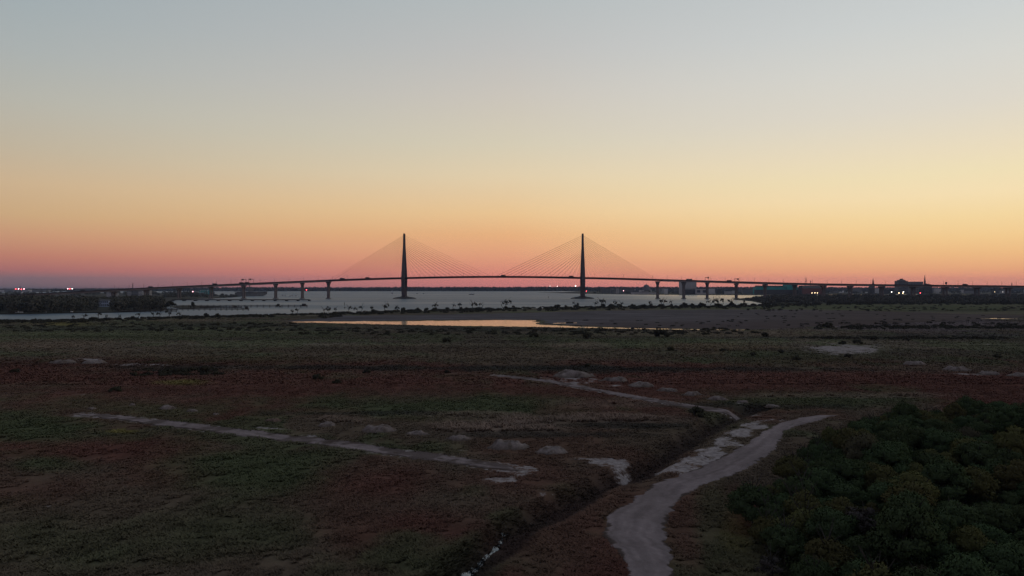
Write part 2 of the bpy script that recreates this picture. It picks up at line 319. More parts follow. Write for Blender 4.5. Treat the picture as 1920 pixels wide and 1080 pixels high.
def project(x, y, z=2.0):
    y = np.maximum(y, 20.0); return x/y*FPX+CX, (CAMZ-z)*FPX/y+HY
def soft_patch(px, py, p, w):
    r = np.sqrt(((px-p[0])/p[2])**2 + ((py-p[1])/p[3])**2)
    return smooth(1.6, .4, r + w)
def zones(x, y):
    px, py = project(x, y)
    w1 = (fbm(x/14, y/22, 3)-.5)*1.7 + (fbm(x/45, y/70, 13)-.5)*1.3; w2 = (fbm(x/5, y/7, 9, 3)-.5)*1.1
    base = fbm(x/45, y/60, 21)[..., None] + .05; b2 = fbm(x/18, y/24, 33)[..., None] - .035
    c0 = np.array(BRN)*(1-smooth(.42, .6, base)) + np.array(RED)*.9*smooth(.42, .6, base)
    c0 = c0*(1-.75*smooth(.5, .62, b2)) + np.array(GRN)*.75*smooth(.5, .62, b2)
    far = smooth(690, 655, py)[..., None]
    cf = np.array((.050,.041,.031))*(1-.6*smooth(.45,.6,b2)) + np.array(GRN)*.6*smooth(.45,.6,b2)
    c0 = c0*(1-far) + cf*far
    for p in PATCH:
        m = (soft_patch(px, py, p, w1+w2*.4)*p[5])[..., None]
        c0 = c0*(1-m) + np.array(p[4])*m
    c0 = c0*(1 + (fbm(x/150, y/17, 61, 3)-.5)*1.1*smooth(130, 260, y))[..., None]
    ff = fbm(x/2.5, y/3.5, 71, 3)[..., None]
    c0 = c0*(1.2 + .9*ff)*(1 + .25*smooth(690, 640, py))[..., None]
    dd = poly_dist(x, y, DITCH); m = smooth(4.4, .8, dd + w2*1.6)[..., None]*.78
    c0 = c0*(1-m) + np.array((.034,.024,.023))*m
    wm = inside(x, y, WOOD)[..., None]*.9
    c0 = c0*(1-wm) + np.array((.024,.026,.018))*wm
    sand = np.zeros(np.shape(x))
    for p in SANDP: sand = np.maximum(sand, soft_patch(px, py, p, w2*.8 + w1*.4)*p[4]*.66)
    sand = sand + smooth(.02, .3, sand)*((fbm(x/3.0, y/4.2, 93, 4)-.5)*1.2 + (fbm(x/1.1, y/1.4, 97, 3)-.5)*.55 + (fbm(x/11, y/13, 95, 3)-.5)*.5)*.62
    for pts, hw in ((TRACK1, 2.4), (TRACK2, 2.6)):
        sand = np.maximum(sand, smooth(hw*1.9, hw*.7, poly_dist(x, y, pts)+w2*2)*.55)
    return c0, sand
def height(x, y):
    px, py = project(x, y)
    z = 2.0 + (fbm(x/22, y/22, 5)-.5)*.7*smooth(420, 250, y) + (fbm(x/4, y/4, 6, 3)-.5)*.3*smooth(300, 180, y)
    rd = np.minimum(poly_dist(x, y, ROAD_C), 50)
    z = z*(1-smooth(9, 5.5, rd)) + 2.12*smooth(9, 5.5, rd)
    for t in (TRACK1, TRACK2):
        d = poly_dist(x, y, t); m = smooth(5, 2.8, d); z = z*(1-m) + 2.0*m
    dd = poly_dist(x, y, DITCH) + (noise(x/5, y/5, 44)-.5)*1.6
    z = z - 1.6*smooth(4.2, .3, dd)*smooth(230, 160, y)
    ys = np.interp(px, SHX, SHY) + (fbm(x/40, y*0+.3, 8)-.5)*40
    z = z - 3.4*smooth(-14, 16, y-ys)
    pn = (fbm(x/18, y/30, 12)-.5)*1.2
    for pl in (POND_PX, POND2_PX, POND3_PX):
        z = np.where(inside(px + pn*42, py + pn*1.3, pl), np.minimum(z, 1.45), z)
    return z

# ------------------------------------------------------------------ marsh ground: one sheet, finer near the camera
ys = np.concatenate([np.linspace(-90, 38, 24), 40*1.0062**np.arange(0, 590)]); ys = ys[ys < 1420]
NC = 440
tt = np.linspace(-1, 1, NC)
hw = np.maximum(110, 1.02*ys + 45)
GX = tt[None, :]*hw[:, None]; GY = np.repeat(ys[:, None], NC, 1)
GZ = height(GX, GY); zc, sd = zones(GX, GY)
pxg, pyg = project(GX, GY)
mud = inside(pxg + (fbm(GX/30, GY/30, 41)-.5)*40, pyg + (fbm(GX/25, GY/40, 42)-.5)*2.2, MUD_PX)
mcol = np.array((.088, .080, .090))*(1-smooth(1150, 1700, pxg)[..., None]) + np.array((.066, .052, .054))*smooth(1150, 1700, pxg)[..., None]
mcol = mcol*(.62+.76*fbm(GX/70, GY/22, 51, 5)[..., None]); low = smooth(592, 612, pyg)[..., None]*smooth(1040, 1140, pxg)[..., None]
mcol = mcol*(1-low*.6) + np.array((.055,.038,.040))*low*.6
nr = len(ys); idx = np.arange(nr*NC).reshape(nr, NC)
quads = np.stack([idx[:-1, :-1], idx[:-1, 1:], idx[1:, 1:], idx[1:, :-1]], -1).reshape(-1, 4)
mudq = mud[:-1, :-1].reshape(-1)
V = np.stack([GX, GY, GZ], -1).reshape(-1, 3)
def sub(name, F, mat, cols, extra):
    used, inv = np.unique(F, return_inverse=True)
    return np_mesh(name, V[used], inv.reshape(F.shape), mat, {'zone': cols.reshape(-1, 3)[used], **({'sand': extra.reshape(-1)[used]} if extra is not None else {})}, True)
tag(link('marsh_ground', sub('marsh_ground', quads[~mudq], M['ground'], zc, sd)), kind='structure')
tag(link('mudflat', sub('mudflat', quads[mudq], M['mud'], mcol, None)), kind='structure')

def resample(pts, step):
    pts = np.array(pts); d = np.r_[0, np.cumsum(np.hypot(*np.diff(pts, axis=0).T))]; s = np.arange(0, d[-1], step)
    return np.c_[np.interp(s, d, pts[:, 0]), np.interp(s, d, pts[:, 1])], s
SAND, DIRT = np.array((.205,.167,.170)), np.array((.062,.047,.042))
def road(name, mat, lw, rw, nseg, lift, jag, seed, patchy):
    """laid on the ground between two edge lines: ragged edges, worn lanes, dirt and growth creeping in"""
    lw = np.array(lw); rw = np.array(rw); n = len(lw); mid = (lw+rw)/2
    k = np.r_[0, np.cumsum(np.hypot(*np.diff(mid, axis=0).T))]
    d = rw-lw; wlen = np.hypot(*d.T)[:, None]; d = d/wlen
    ja = ((fbm(k/5.0, k*0+seed, seed, 4)-.5)*2 + (fbm(k/1.1, k*0+seed, seed+1, 3)-.5)*1.3)*jag; jb = ((fbm(k/5.0, k*0+seed+7, seed+3, 4)-.5)*2 + (fbm(k/1.1, k*0+seed, seed+4, 3)-.5)*1.3)*jag
    lw = lw + d*ja[:, None]; rw = rw + d*jb[:, None]
    f = np.linspace(0, 1, nseg+1)
    X = lw[:, None, 0]*(1-f)+rw[:, None, 0]*f; Y = lw[:, None, 1]*(1-f)+rw[:, None, 1]*f
    edge = np.minimum(f, 1-f)[None, :]
    Z = height(X, Y) + lift*smooth(-.02, .12, edge) - .05*(edge < .01)
    K = np.repeat(k[:, None], nseg+1, 1); F_ = np.repeat(f[None, :], n, 0)
    w_ = (rw-lw); w_ = np.hypot(*w_.T)[:, None]
    lanes = fbm(K/14, F_*w_*1.6, seed+11, 4); blot = fbm(X/2.6, Y/2.6, seed+21, 4); big = fbm(K/22, F_*2, seed+31, 3)
    ruts = np.exp(-((F_-.33)/.07)**2) + np.exp(-((F_-.64)/.07)**2)
    dirt = smooth(.5+.16*(1-patchy), .72, blot*.6 + big*.45*patchy + .35*smooth(.22, 0, edge)*(.6+.8*noise(X/.9, Y/.9, seed)))
    dirt = np.maximum(dirt, patchy*smooth(.46, .62, fbm(X/5, Y/5, seed+41))*.85)
    col = SAND*(.62+.72*lanes + .10*ruts*(big > .4))[..., None]
    col = col*(1-dirt[..., None]) + DIRT*(.8+.5*blot)[..., None]*dirt[..., None]
    ii = np.arange(n*(nseg+1)).reshape(n, nseg+1); F = np.stack([ii[:-1, :-1], ii[:-1, 1:], ii[1:, 1:], ii[1:, :-1]], -1).reshape(-1, 4)
    o = link(name, np_mesh(name, np.stack([X, Y, Z], -1).reshape(-1, 3), F, mat, {'zone': col.reshape(-1, 3)}, True)); tag(o, kind='structure'); return o
def dense(pts, n):
    pts = np.array(pts, float); d = np.r_[0, np.cumsum(np.hypot(*np.diff(pts, axis=0).T))]; s = np.linspace(0, d[-1], n)
    sm = np.c_[np.interp(s, d, pts[:, 0]), np.interp(s, d, pts[:, 1])]; k = max(3, n//60)
    pad = np.r_[np.repeat(sm[:1], k, 0), sm, np.repeat(sm[-1:], k, 0)]
    ker = np.ones(2*k+1)/(2*k+1)
    return np.c_[np.convolve(pad[:, 0], ker, 'valid'), np.convolve(pad[:, 1], ker, 'valid')]
rl = W2([(a, y) for y, a, b in ROAD_E]); rr = W2([(b, y) for y, a, b in ROAD_E])
road('sand_road', M['roadm'], dense(rl, 900), dense(rr, 900), 26, .10, .85, 5, .25)
def track(pts, hw, seed):
    n = 700; c_ = dense(pts, n); t = np.gradient(c_, axis=0); t /= np.hypot(*t.T)[:, None]; nrm = np.c_[t[:, 1], -t[:, 0]]; k = np.arange(n)
    w = hw*np.minimum(1, np.minimum(k, n-1-k)/60.0)*(.55+.9*fbm(k/60.0, k*0, seed+2, 3)) + .25
    road('sandy_track', M['roadm'], c_-nrm*w[:, None], c_+nrm*w[:, None], 14, .07, 1.0, seed, .8)
track(TRACK1, 2.0, 15); track(TRACK2, 2.2, 25)
dw = dense(W2([(945,1004),(936,1022),(915,1042),(896,1062),(872,1082),(840,1125)], .75), 160); t_d = np.gradient(dw, axis=0); t_d /= np.hypot(*t_d.T)[:, None]; n_d = np.c_[t_d[:, 1], -t_d[:, 0]]
k_d = np.arange(160); w_d = (.07+.8*np.maximum(0, fbm(k_d/12.0, k_d*0, 77, 3)-.30))[:, None]
a_, b_ = dw-n_d*w_d, dw+n_d*w_d
v_d = np.concatenate([np.c_[a_, np.full(160, .76)], np.c_[b_, np.full(160, .76)]]); hz_ = height(v_d[:, 0], v_d[:, 1]); v_d[:, 2] = hz_ + .04
tag(link('ditch_water', np_mesh('ditch_water', v_d, np.array([(i, i+1, 161+i, 160+i) for i in range(159)]), M['pond'])), kind='structure')

# ------------------------------------------------------------------ water
def plane(name, x0, x1, y0, y1, z, mat, kind='structure'):
    o = MB().add([(x0,y0,z),(x1,y0,z),(x1,y1,z),(x0,y1,z)], [(0,1,2,3)]).build(name, mat); return tag(o, kind=kind)
plane('river_water', -14000, 14000, 380, 13500, 0.0, M['river'])
def pond(name, x0, y0, x1, y1, z=1.72):
    a = [P(x0, y0, z), P(x1, y0, z), P(x1, y1, z), P(x0, y1, z)]
    tag(MB().add(a, [(3,2,1,0)]).build(name, M['pond']), kind='structure')
pond('lagoon_water', 520, 598.4, 1430, 619.5); pond('lagoon_water', 1800, 594, 1960, 599)


# far land as flat slabs just above the river
def slab(name, px_pts, z=1.2, mat=None, kind='structure'):
    pts = [P(x, y, z) for x, y in px_pts]; n = len(pts)
    m = MB(); v = [Vector(p) for p in pts]
    m.add(pts + [(p[0], p[1], -1.0) for p in pts], [tuple(f) for f in tessellate_polygon([v])] + [(i, (i+1) % n, n+(i+1) % n, n+i) for i in range(n)])
    return tag(m.build(name, mat or M['land']), kind=kind), [p[:2] for p in pts]
_, POINT = slab('wooded_point', [(-420,590),(0,587.6),(60,586.8),(100,585.8),(150,585.2),(200,584.6),(300,582),(312,578),(304,571),(322,563.5),(340,560.5),(400,558.6),(440,556.6),(452,555.4),(420,553.4),(385,551.4),(380,549.2),(-420,549.2)])
_, ISLAND = slab('wooded_island', [(1432,554.6),(1415,557),(1374,560.6),(1408,563.6),(1432,568.2),(1462,569),(1500,568.6),(1560,571),(2350,571),(2350,551.4),(1500,552.6)])
_, CITY = slab('city_shore', [(1036,548.3),(1080,549.2),(1112,550.6),(1200,551.9),(1330,552.5),(1440,553),(2500,553),(2500,544.2),(1160,544.2),(1100,545.6)])
m = MB(); m.add([(-14000,5250,-1),(14000,5250,-1),(14000,5250,1.5),(-14000,5250,1.5),(14000,13400,1.5),(-14000,13400,1.5)], [(0,1,2,3),(3,2,4,5)])
tag(m.build('far_shore', M['land']), kind='structure')
tag(slab('sand_spit', [(318,574),(345,572.6),(420,573.6),(400,577),(340,579)], .5, M['land'])[0], kind='structure')
tag(slab('shore_spit', [(1036,547.9),(1010,548.2),(1035,548.8),(1100,550.8),(1090,549)], .6, M['land'])[0], kind='structure')

# ------------------------------------------------------------------ foliage meshes
def leaf_cloud(centers, normals, size, seed, tone, up=0.0):
    """small leaf-clump faces: quads around centres, facing roughly outward"""
    g = np.random.default_rng(seed); n = len(centers)
    d = normals + g.normal(0, .55, (n, 3)); d /= np.linalg.norm(d, axis=1)[:, None]
    a = np.cross(d, g.normal(0, 1, (n, 3))); a /= np.linalg.norm(a, axis=1)[:, None]; b = np.cross(d, a)
    s = (size*g.uniform(.6, 1.4, n))[:, None]
    c4 = np.stack([centers + a*s*.9, centers + b*s*.6, centers - a*s*.9, centers - b*s*.6], 1)
    c4 += d[:, None, :]*np.array([.25, -.15, .25, -.15])[None, :, None]*s[:, None, :]
    return c4.reshape(-1, 3), np.arange(n*4).reshape(n, 4), np.repeat(tone, 4)
def crown(name, seed, rx, rz, lumps, per, size, mat, hollow=.25):
    g = np.random.default_rng(seed); C, Nn, T = [], [], []
    for k in range(lumps):
        v = g.normal(0, 1, 3); v /= np.linalg.norm(v); v[2] = abs(v[2])*1.1 - .35
        r = g.uniform(.45, .85); c = np.array([v[0]*rx*r, v[1]*rx*r, v[2]*rz*r]); lr = g.uniform(.17, .40)*min(rx, rz)
        p = g.normal(0, 1, (per, 3)); p /= np.linalg.norm(p, axis=1)[:, None]
        rad = lr*(g.uniform(hollow, 1, per)**.4*g.uniform(.75, 1.18, per))[:, None]
        C.append(c + p*rad*np.array([1.15, 1.15, .8])); Nn.append(p); T.append(np.clip(g.uniform(.15, .85) + g.normal(0, .16, per), 0, 1))
    v, f, t = leaf_cloud(np.concatenate(C), np.concatenate(Nn), size, seed+1, np.concatenate(T))
    v[:, 2] -= 0; me = np_mesh(name, v, f, mat, {'tone': t}, True)
    nn = np.concatenate(Nn); ctr = np.concatenate(C); ctr = ctr/np.linalg.norm(ctr, axis=1)[:, None]; nn = nn*.85 + ctr*.32 + np.array((0, 0, .15)); nn /= np.linalg.norm(nn, axis=1)[:, None]
    me.normals_split_custom_set_from_vertices(np.repeat(nn, 4, 0).tolist()); return me
def trunk_mesh(name, seed, h, r, mat, limbs=5, spread=.5):
    q = random.Random(seed); m = MB(); p = Vector((0, 0, -.3)); rad = r
    top = Vector((q.uniform(-.3, .3), q.uniform(-.3, .3), h)); mid = top*.5 + Vector((q.uniform(-.25, .25), q.uniform(-.25, .25), 0))
    m.tube(p, mid, r, r*.7); m.tube(mid, top, r*.7, r*.35)
    for k in range(limbs):
        t = q.uniform(.45, .95); a = 2*math.pi*(k+q.random())/limbs; b = mid.lerp(top, (t-.5)*2) if t > .5 else p.lerp(mid, t*2)
        e = b + Vector((math.cos(a)*h*spread*.6, math.sin(a)*h*spread*.6, h*q.uniform(.25, .5))); m.tube(b, e, r*.4, r*.12, 5)
        m.tube(b.lerp(e, .6), b.lerp(e, .6) + Vector((q.uniform(-1, 1), q.uniform(-1, 1), .8))*h*.16, r*.2, r*.06, 4)
    return m.mesh(name, mat)

# ------------------------------------------------------------------ the bridge
BY = 1818.0
DECK = [(-220,560.5),(0,554.2),(100,549.6),(200,544.2),(300,538.9),(400,534.6),(500,530.2),(600,526),(660,523.6),(760,520.6),(850,518.8),(925,518.2),(1000,518.6),(1092,520.4),(1160,521.8),(1233,524.2),(1330,527),(1430,529.8),(1540,532.4),(1650,533.8),(1760,534.9),(1920,536.4),(2100,538),(2300,540)]
def bend(px):
    X0 = (px-CX)/FPX*BY; e = max(0, abs(X0)-470); return BY - 1.15e-4*e*e
dk = []
for px in np.arange(-220, 2301, 20.0):
    Y = bend(px); dk.append((at(px, Y), Y, zof(np.interp(px, [d[0] for d in DECK], [d[1] for d in DECK]), Y), px))
DX = np.array([d[0] for d in dk]); DY = np.array([d[1] for d in dk]); DZ = np.array([d[2] for d in dk])
ker = np.array([1, 2, 3, 2, 1])/9.0; DZ[2:-2] = np.convolve(DZ, ker, 'valid')
def deck_at(px):
    X = at(px, bend(px)); return X, bend(px), float(np.interp(X, DX, DZ))
def deck_x(X): return float(np.interp(X, DX, DY)), float(np.interp(X, DX, DZ))
bridge = empty('cable_stayed_bridge', (0, BY, 0), 'long cable stayed bridge with two tall slender towers crossing the whole river', 'bridge')
bl = lambda p: (p[0], p[1]-BY, p[2])
def deck_part(name, i0, i1, mat, sect, parent=bridge):
    """sect: list of (offset across, z below the roadway) corners of a cross-section"""
    rings = []
    for i in range(i0, i1+1):
        a, b = max(i-1, 0), min(i+1, len(dk)-1); t = Vector((DX[b]-DX[a], DY[b]-DY[a], 0)).normalized(); n = Vector((-t.y, t.x, 0))
        rings.append([(DX[i]+n.x*o, DY[i]+n.y*o-BY, DZ[i]+z) for o, z in sect])
    return MB().loft(rings).build(name, mat, parent)
nd_ = len(dk)-1
ipx = lambda px: int(round((px+220)/20))
W2_ = 17.5
deck_part('deck', 0, nd_, M['asphalt'], [(-W2_, -.6), (W2_, -.6), (W2_, 0), (-W2_, 0)])
for s in (-1, 1):
    deck_part('parapet', 0, nd_, M['steel'], [(s*W2_-.35, -.4), (s*W2_+.35, -.4), (s*W2_+.35, 1.2), (s*W2_-.35, 1.2)])
    deck_part('girder', ipx(620), ipx(1240), M['steel'], [(s*15-1, -3.6), (s*15+1, -3.6), (s*15+1, -.62), (s*15-1, -.62)])
for a, b in ((0, ipx(620)), (ipx(1240), nd_)):
    for s in (-13, -4.5, 4.5, 13):
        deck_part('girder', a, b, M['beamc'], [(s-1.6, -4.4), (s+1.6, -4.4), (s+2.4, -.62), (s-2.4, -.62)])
TOWERS = [(758, 561), (1092.5, 560)]
for px, by in TOWERS:
    X, _, zd = deck_at(px); ztop = zof(438, BY)
    rings_of = {}
    tw = MB()
    for s in (-1, 1):   # two legs spreading to the deck and closing at the head: a tall diamond seen from its edge
        rs = []
        for z, off, wx, wy in ((-1, 9, 10.8, 9), (20, 15, 10.6, 7.5), (zd-4, 23.5, 9.9, 6), (zd+30, 16, 8.6, 5.5), (zd+62, 8.5, 7.4, 5), (ztop-34, 3.2, 6.4, 4.6), (ztop-3, 2.4, 5.4, 4.4), (ztop, 2.2, 4.4, 3.8)):
            rs.append([(X+a*wx*.43, s*off+b*wy/2, z) for a, b in ((-1,-1),(1,-1),(1,1),(-1,1))])
        tw.loft(rs)
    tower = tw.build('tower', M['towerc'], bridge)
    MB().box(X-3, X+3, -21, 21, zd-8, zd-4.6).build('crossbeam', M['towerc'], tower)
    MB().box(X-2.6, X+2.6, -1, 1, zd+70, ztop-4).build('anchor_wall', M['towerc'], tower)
    rk = []
    MB().cbox((X, 0, -.5), (16, 26, 3.5)).build('footing', M['towerc'], tower)
    m = MB(); rings = []
    for z, k in ((-1, 1.0), (1.6, .93), (3.4, .72), (5.0, .36), (7.0, .2)):
        rings.append([(X+math.cos(t)*31*k*(1+.09*math.sin(5*t+X)), math.sin(t)*26*k*(1+.08*math.cos(4*t)), z+.25*math.sin(7*t)) for t in np.linspace(0, 2*math.pi, 40, endpoint=False)])
    m.loft(rings)
    isl = m.build('rock_island', M['rock'], None, (0, BY, 0)); tag(isl, f'low rock island around the foot of the {"bridge tower closer to the wooden docks" if px < 900 else "bridge tower closer to the city"}', 'island', 'rock islands at the bridge towers')
    for side in (-1, 1):
        for pl in (-1, 1):
            for k in range(16):
                dx = 14 + k*((234.0 if (px < 900) == (side > 0) else 198.0)-17)/15.0
                Xd = X + side*dx; yd, z0 = deck_x(Xd); zt = ztop - 6 - (15-k)*4.3
                off = max(2.4, (ztop-zt-34)*.12+2.6)
                MB().tube((Xd, pl*(W2_-.6)+(yd-BY), z0+.5), (X+side*2.2, pl*off, zt), .2, .2, 4).build('cable', M['cable'], bridge)
def pier(px, base_py, kind=2):
    X, Y, z = deck_at(px); zb = z-4.5
    t = MB().cbox((X, Y-BY, zb-3.2), (3.6 if kind else 8, 30 if kind else 24, 3.1)).build('pier_cap', M['concrete'], bridge)
    if zb < 6: return
    for s in (-1, 1):
        yo = s*(6.2 if kind else 3.2); zz = zb-3.3; kw = .52 if kind else 1.0
        m = MB(); m.loft([[(X+a*w/2, Y-BY+yo+b*w2/2, q) for a, b in ((-1,-1),(1,-1),(1,1),(-1,1))] for q, w, w2 in ((-1, 5.8*kw, 4.6), (zz-7, 5.2*kw, 4.2), (zz, 8.2*kw, 6))])
        m.build('column', M['concrete'], t)
    MB().cbox((X, Y-BY, -.6), (9, 20, 2.4)).build('footing', M['concrete'], t)
for px in (616, 567, 517, 457, 396, 336, 274, 213, 1233, 1282, 1326, 1380.5, 1434.5, 1490, 1544, 1594, 1653, 1712, 1772, 1832, 1890): pier(px, 0, 0 if px in (616, 1233, 1282) else 1)
for px in np.arange(60, 1920, 27):   # street lamps along the near edge
    X, Y, z = deck_at(px); h = 11
    MB().tube((X, Y-BY-W2_, z), (X, Y-BY-W2_, z+h), .32, .22, 4).tube((X, Y-BY-W2_, z+h), (X, Y-BY-W2_+3, z+h+.4), .14, .12, 4).build('light_pole', M['steel'], bridge)
for px, h in ((457, 12), (471, 12), (1325.5, 10), (1381, 8.5), (1512, 0)):
    if not h: continue
    X, Y, z = deck_at(px); y0 = Y-BY
    g = MB().tube((X, y0-W2_+.5, z), (X, y0-W2_+.5, z+h), .4).tube((X, y0+W2_-.5, z), (X, y0+W2_-.5, z+h), .4).box(X-.5, X+.5, y0-W2_, y0+W2_, z+h-1.2, z+h).build('sign_gantry', M['steel'], bridge)
    MB().box(X+.6, X+.9, y0-W2_+3, y0-3, z+h-3.4, z+h+.8).build('road_sign', M['dark'], g)
# traffic
def lorry(X, scale, big):
    Y, z = deck_x(X); y0 = Y-11.5
    e = empty('lorry' if big else 'car', (X, y0, z+.05), 'box lorry driving across the bridge deck, tiny against the sunset' if big else 'small car driving across the bridge deck, tiny against the sunset', 'lorry' if big else 'car', 'lorries crossing the bridge' if big else 'cars crossing the bridge')
    if big:
        MB().box(-6, 4, -1.25, 1.25, 1.1, 4).build('cargo_box', M['dark'], e); MB().box(4.2, 6.4, -1.2, 1.2, .7, 3.2, .92).build('cab', M['steel'], e)
        for x in (-4.5, 2.5, 5.2): MB().tube((x, -1.2, .5), (x, 1.2, .5), .5, .5, 8).build('wheel', M['asphalt'], e)
    else:
        MB().box(-2.2, 2.2, -.9, .9, .35, .95).box(-1.5, 1.1, -.8, .8, .96, 1.6, .85).build('body', M['dark'], e)
        for x in (-1.4, 1.4): MB().tube((x, -.9, .33), (x, .9, .33), .33, .33, 8).build('wheel', M['asphalt'], e)
for k in range(22):
    X = R.uniform(-1180, 1350); lorry(X, 1, R.random() < .55)

# ------------------------------------------------------------------ far woods (masses)
def forest(name, pts, hs, rx, per, size, seed, label, mat='far'):
    g = np.random.default_rng(seed); C, Nn, T = [], [], []
    for (x, y, z0), h in zip(pts, hs):
        p = g.normal(0, 1, (per, 3)); p /= np.linalg.norm(p, axis=1)[:, None]; p[:, 2] = np.where(g.random(per) < .3, -g.random(per)*.68, np.abs(p[:, 2]))
        r = rx*g.uniform(.7, 1.3)*min(1.0, h/6+.25); q = g.uniform(.8, 1.1, per)[:, None]
        C.append(np.array([x, y, z0 + h*.42]) + p*q*np.array([r, r, h*.58])); Nn.append(p); T.append(np.clip(np.full(per, g.uniform(.2, .8)) + g.normal(0, .12, per), 0, 1))
    v, f, t = leaf_cloud(np.concatenate(C), np.concatenate(Nn), size, seed+5, np.concatenate(T))
    return tag(link(name, np_mesh(name, v, f, M[mat], {'tone': t})), label, None, None, 'stuff')
TOPY = [(-900,541.5),(0,541.5),(120,541.2),(330,539.5),(420,537.8),(560,538),(640,538.2),(760,537.4),(880,537.6),(1000,537),(1100,537.2),(1240,537),(1400,537.5),(1600,538),(1920,538.5),(2800,539)]
pts, hs = [], []
for row, Y in enumerate((5280, 5420, 5600)):
    for x in np.arange(-5600, 5600, 16):
        xx = x+R.uniform(-8, 8); px = xx/Y*FPX+CX; zt = zof(np.interp(px, [p[0] for p in TOPY], [p[1] for p in TOPY]), Y)
        pts.append((xx, Y+R.uniform(-50, 50), 1.5)); hs.append((zt-1.5)*(.80+.2*float(fbm(np.array(xx/160.0), np.array(row*3.1), 3)))*R.uniform(.86, 1.03))
forest('far_treeline', pts, hs, 17, 34, 6.5, 101, 'low dark wooded shore closing off the river on the horizon')
pts, hs = [], []
while len(pts) < 900:
    px = R.uniform(-260, 306); Y = 775*math.exp(R.random()*.75); x = at(px, Y)
    if not bool(inside(np.array(x), np.array(Y), POINT)): continue
    if abs(px-193) < 17 and Y < 1035: continue
    if px > 130 and Y < 830+18*math.sin(px/17) and R.random() < .8: continue
    lim = zof(551.4+6.5*float(fbm(np.array(px/11.0), np.array(Y/90), 4, 3))-1.5*math.sin(px/37)+(3 if px > 285 else 0), Y)-1.2
    pts.append((x, Y, 1.2)); hs.append(max(5, min(lim, 20)*R.uniform(.6, 1.0)))
for k in range(160):
    px = R.uniform(-240, 400); Y = R.uniform(2300, 3300)
    x = at(px, Y)
    if bool(inside(np.array(x), np.array(Y), POINT)): pts.append((x, Y, 1.2)); hs.append(R.uniform(8, 16))
for k in range(90):
    px = R.uniform(306, 448); Y = R.uniform(1950, 2900); x = at(px, Y)
    if bool(inside(np.array(x), np.array(Y), POINT)): pts.append((x, Y, 1.2)); hs.append(R.uniform(4, 11)*(1.25 if px < 370 else .6))
forest('shore_woods', pts, hs, 5.5, 90, 1.7, 202, 'dense dark woods on the point across the creek')
pts, hs = [], []
while len(pts) < 1100:
    px = R.uniform(1400, 2250); Y = 1190*math.exp(R.random()*.66); x = at(px, Y)
    if not bool(inside(np.array(x), np.array(Y), ISLAND)): continue
    lim = zof(548.6+2.6*float(fbm(np.array(px/13.0), np.array(Y/120), 14, 3)), Y)-1.2
    if px < 1440: lim = min(lim, 2.5)
    pts.append((x, Y, 1.2)); hs.append(max(1.5, min(lim, 9)*R.uniform(.55, 1.0)))
forest('island_woods', pts, hs, 7, 70, 1.9, 303, 'dark low woods covering the island in front of the city')
pts, hs = [], []
for k in range(420):
    px = R.uniform(1110, 2300); Y = R.uniform(3050, 5000); x = at(px, Y)
    pts.append((x, Y, 1.2)); hs.append(R.uniform(6, 15))
forest('city_trees', pts, hs, 10, 40, 3.2, 404, 'dark trees between the buildings of the city across the river')

# ------------------------------------------------------------------ far buildings
def building(px0, px1, ytop, Y, mat, label, name='building', depth=18, z0=1.2, group=None, roof=None, windows=0, rows=2, cat='building', wmat='glass', floor_y=None):
    x0, x1 = at(px0, Y), at(px1, Y); zt = zof(ytop, Y); h = zt-z0; w = x1-x0
    e = empty(name, ((x0+x1)/2, Y, z0), label, cat, group)
    MB().box(-w/2, w/2, 0, depth, -1, h).build('wall', M[mat], e)
    if roof == 'gable':
        MB().add([(-w/2-.5,-.5,h),(w/2+.5,-.5,h),(w/2+.5,depth+.5,h),(-w/2-.5,depth+.5,h),(-w/2-.5,depth/2,h+w*.14),(w/2+.5,depth/2,h+w*.14)], [(0,1,5,4),(2,3,4,5),(0,4,3),(1,2,5),(3,2,1,0)]).build('roof', M['roof'], e)
    else: MB().box(-w/2-.3, w/2+.3, -.3, depth+.3, h+.01, h+.8).build('roof', M['roof'], e)
    if windows:
        sh = h/rows
        for r in range(rows):
            for k in range(windows):
                cx_ = -w/2 + w*(k+.5)/windows; ww = w/windows*.3; zz = r*sh+sh*.3
                MB().box(cx_-ww, cx_+ww, -.12, .25, zz, zz+sh*.5).build('window', M[wmat], e)
    return e
e = building(184, 203.5, 563.6, 1028, 'blue', 'small bluish white house with rows of dark windows in a gap of the dark woods', 'house', 10, 1.2, None, 'gable', 5, 2, 'house')
building(1276, 1306, 525.2, 3000, 'pale', 'large tall pale windowless block on the waterfront behind the second pier from the tower', 'tower_block', 30)
building(1288, 1298, 523.2, 3010, 'grey', 'small plant room on top of the tall pale block', 'rooftop_block', 15, zof(525.0, 3010))
building(1285, 1306, 544, 2840, 'dark', 'dark low building with sloping roof before the tall pale block', 'warehouse', 20, 1.2, None, 'gable')
building(1304.5, 1326, 542, 2830, 'pale', 'pale waterfront building with two big dark windows beside the tall block', 'building', 20, 1.2, None, None, 2, 1)
e = empty('domed_hall', (at(1212, 3400), 3400, 1.2), 'dark round dome rising above the trees beyond the city shore', 'dome')
MB().ball((0, 0, 0), at(1222, 3400)-at(1212, 3400)-3, 20, 6, 1.0, True).build('dome', M['grey'], e)
e.scale = (1, 1, 1); bpy.context.view_layer.update()
e.children[0].scale = (1, 1, (zof(533.2, 3400)-1.2)/(at(1222, 3400)-at(1212, 3400)-3)); MB().tube((0, 0, zof(533.2, 3400)-1.4), (0, 0, zof(531, 3400)-1.2), .6).build('finial', M['dark'], e)
building(1418, 1495, 537.8, 2900, 'teal', 'long bright teal building on the quay below the bridge approach', 'quay_building', 40, 1.2, None, None)
building(1475.5, 1495.5, 533.4, 2892, 'teal', 'taller teal block at the end of the long teal building', 'quay_block', 44)
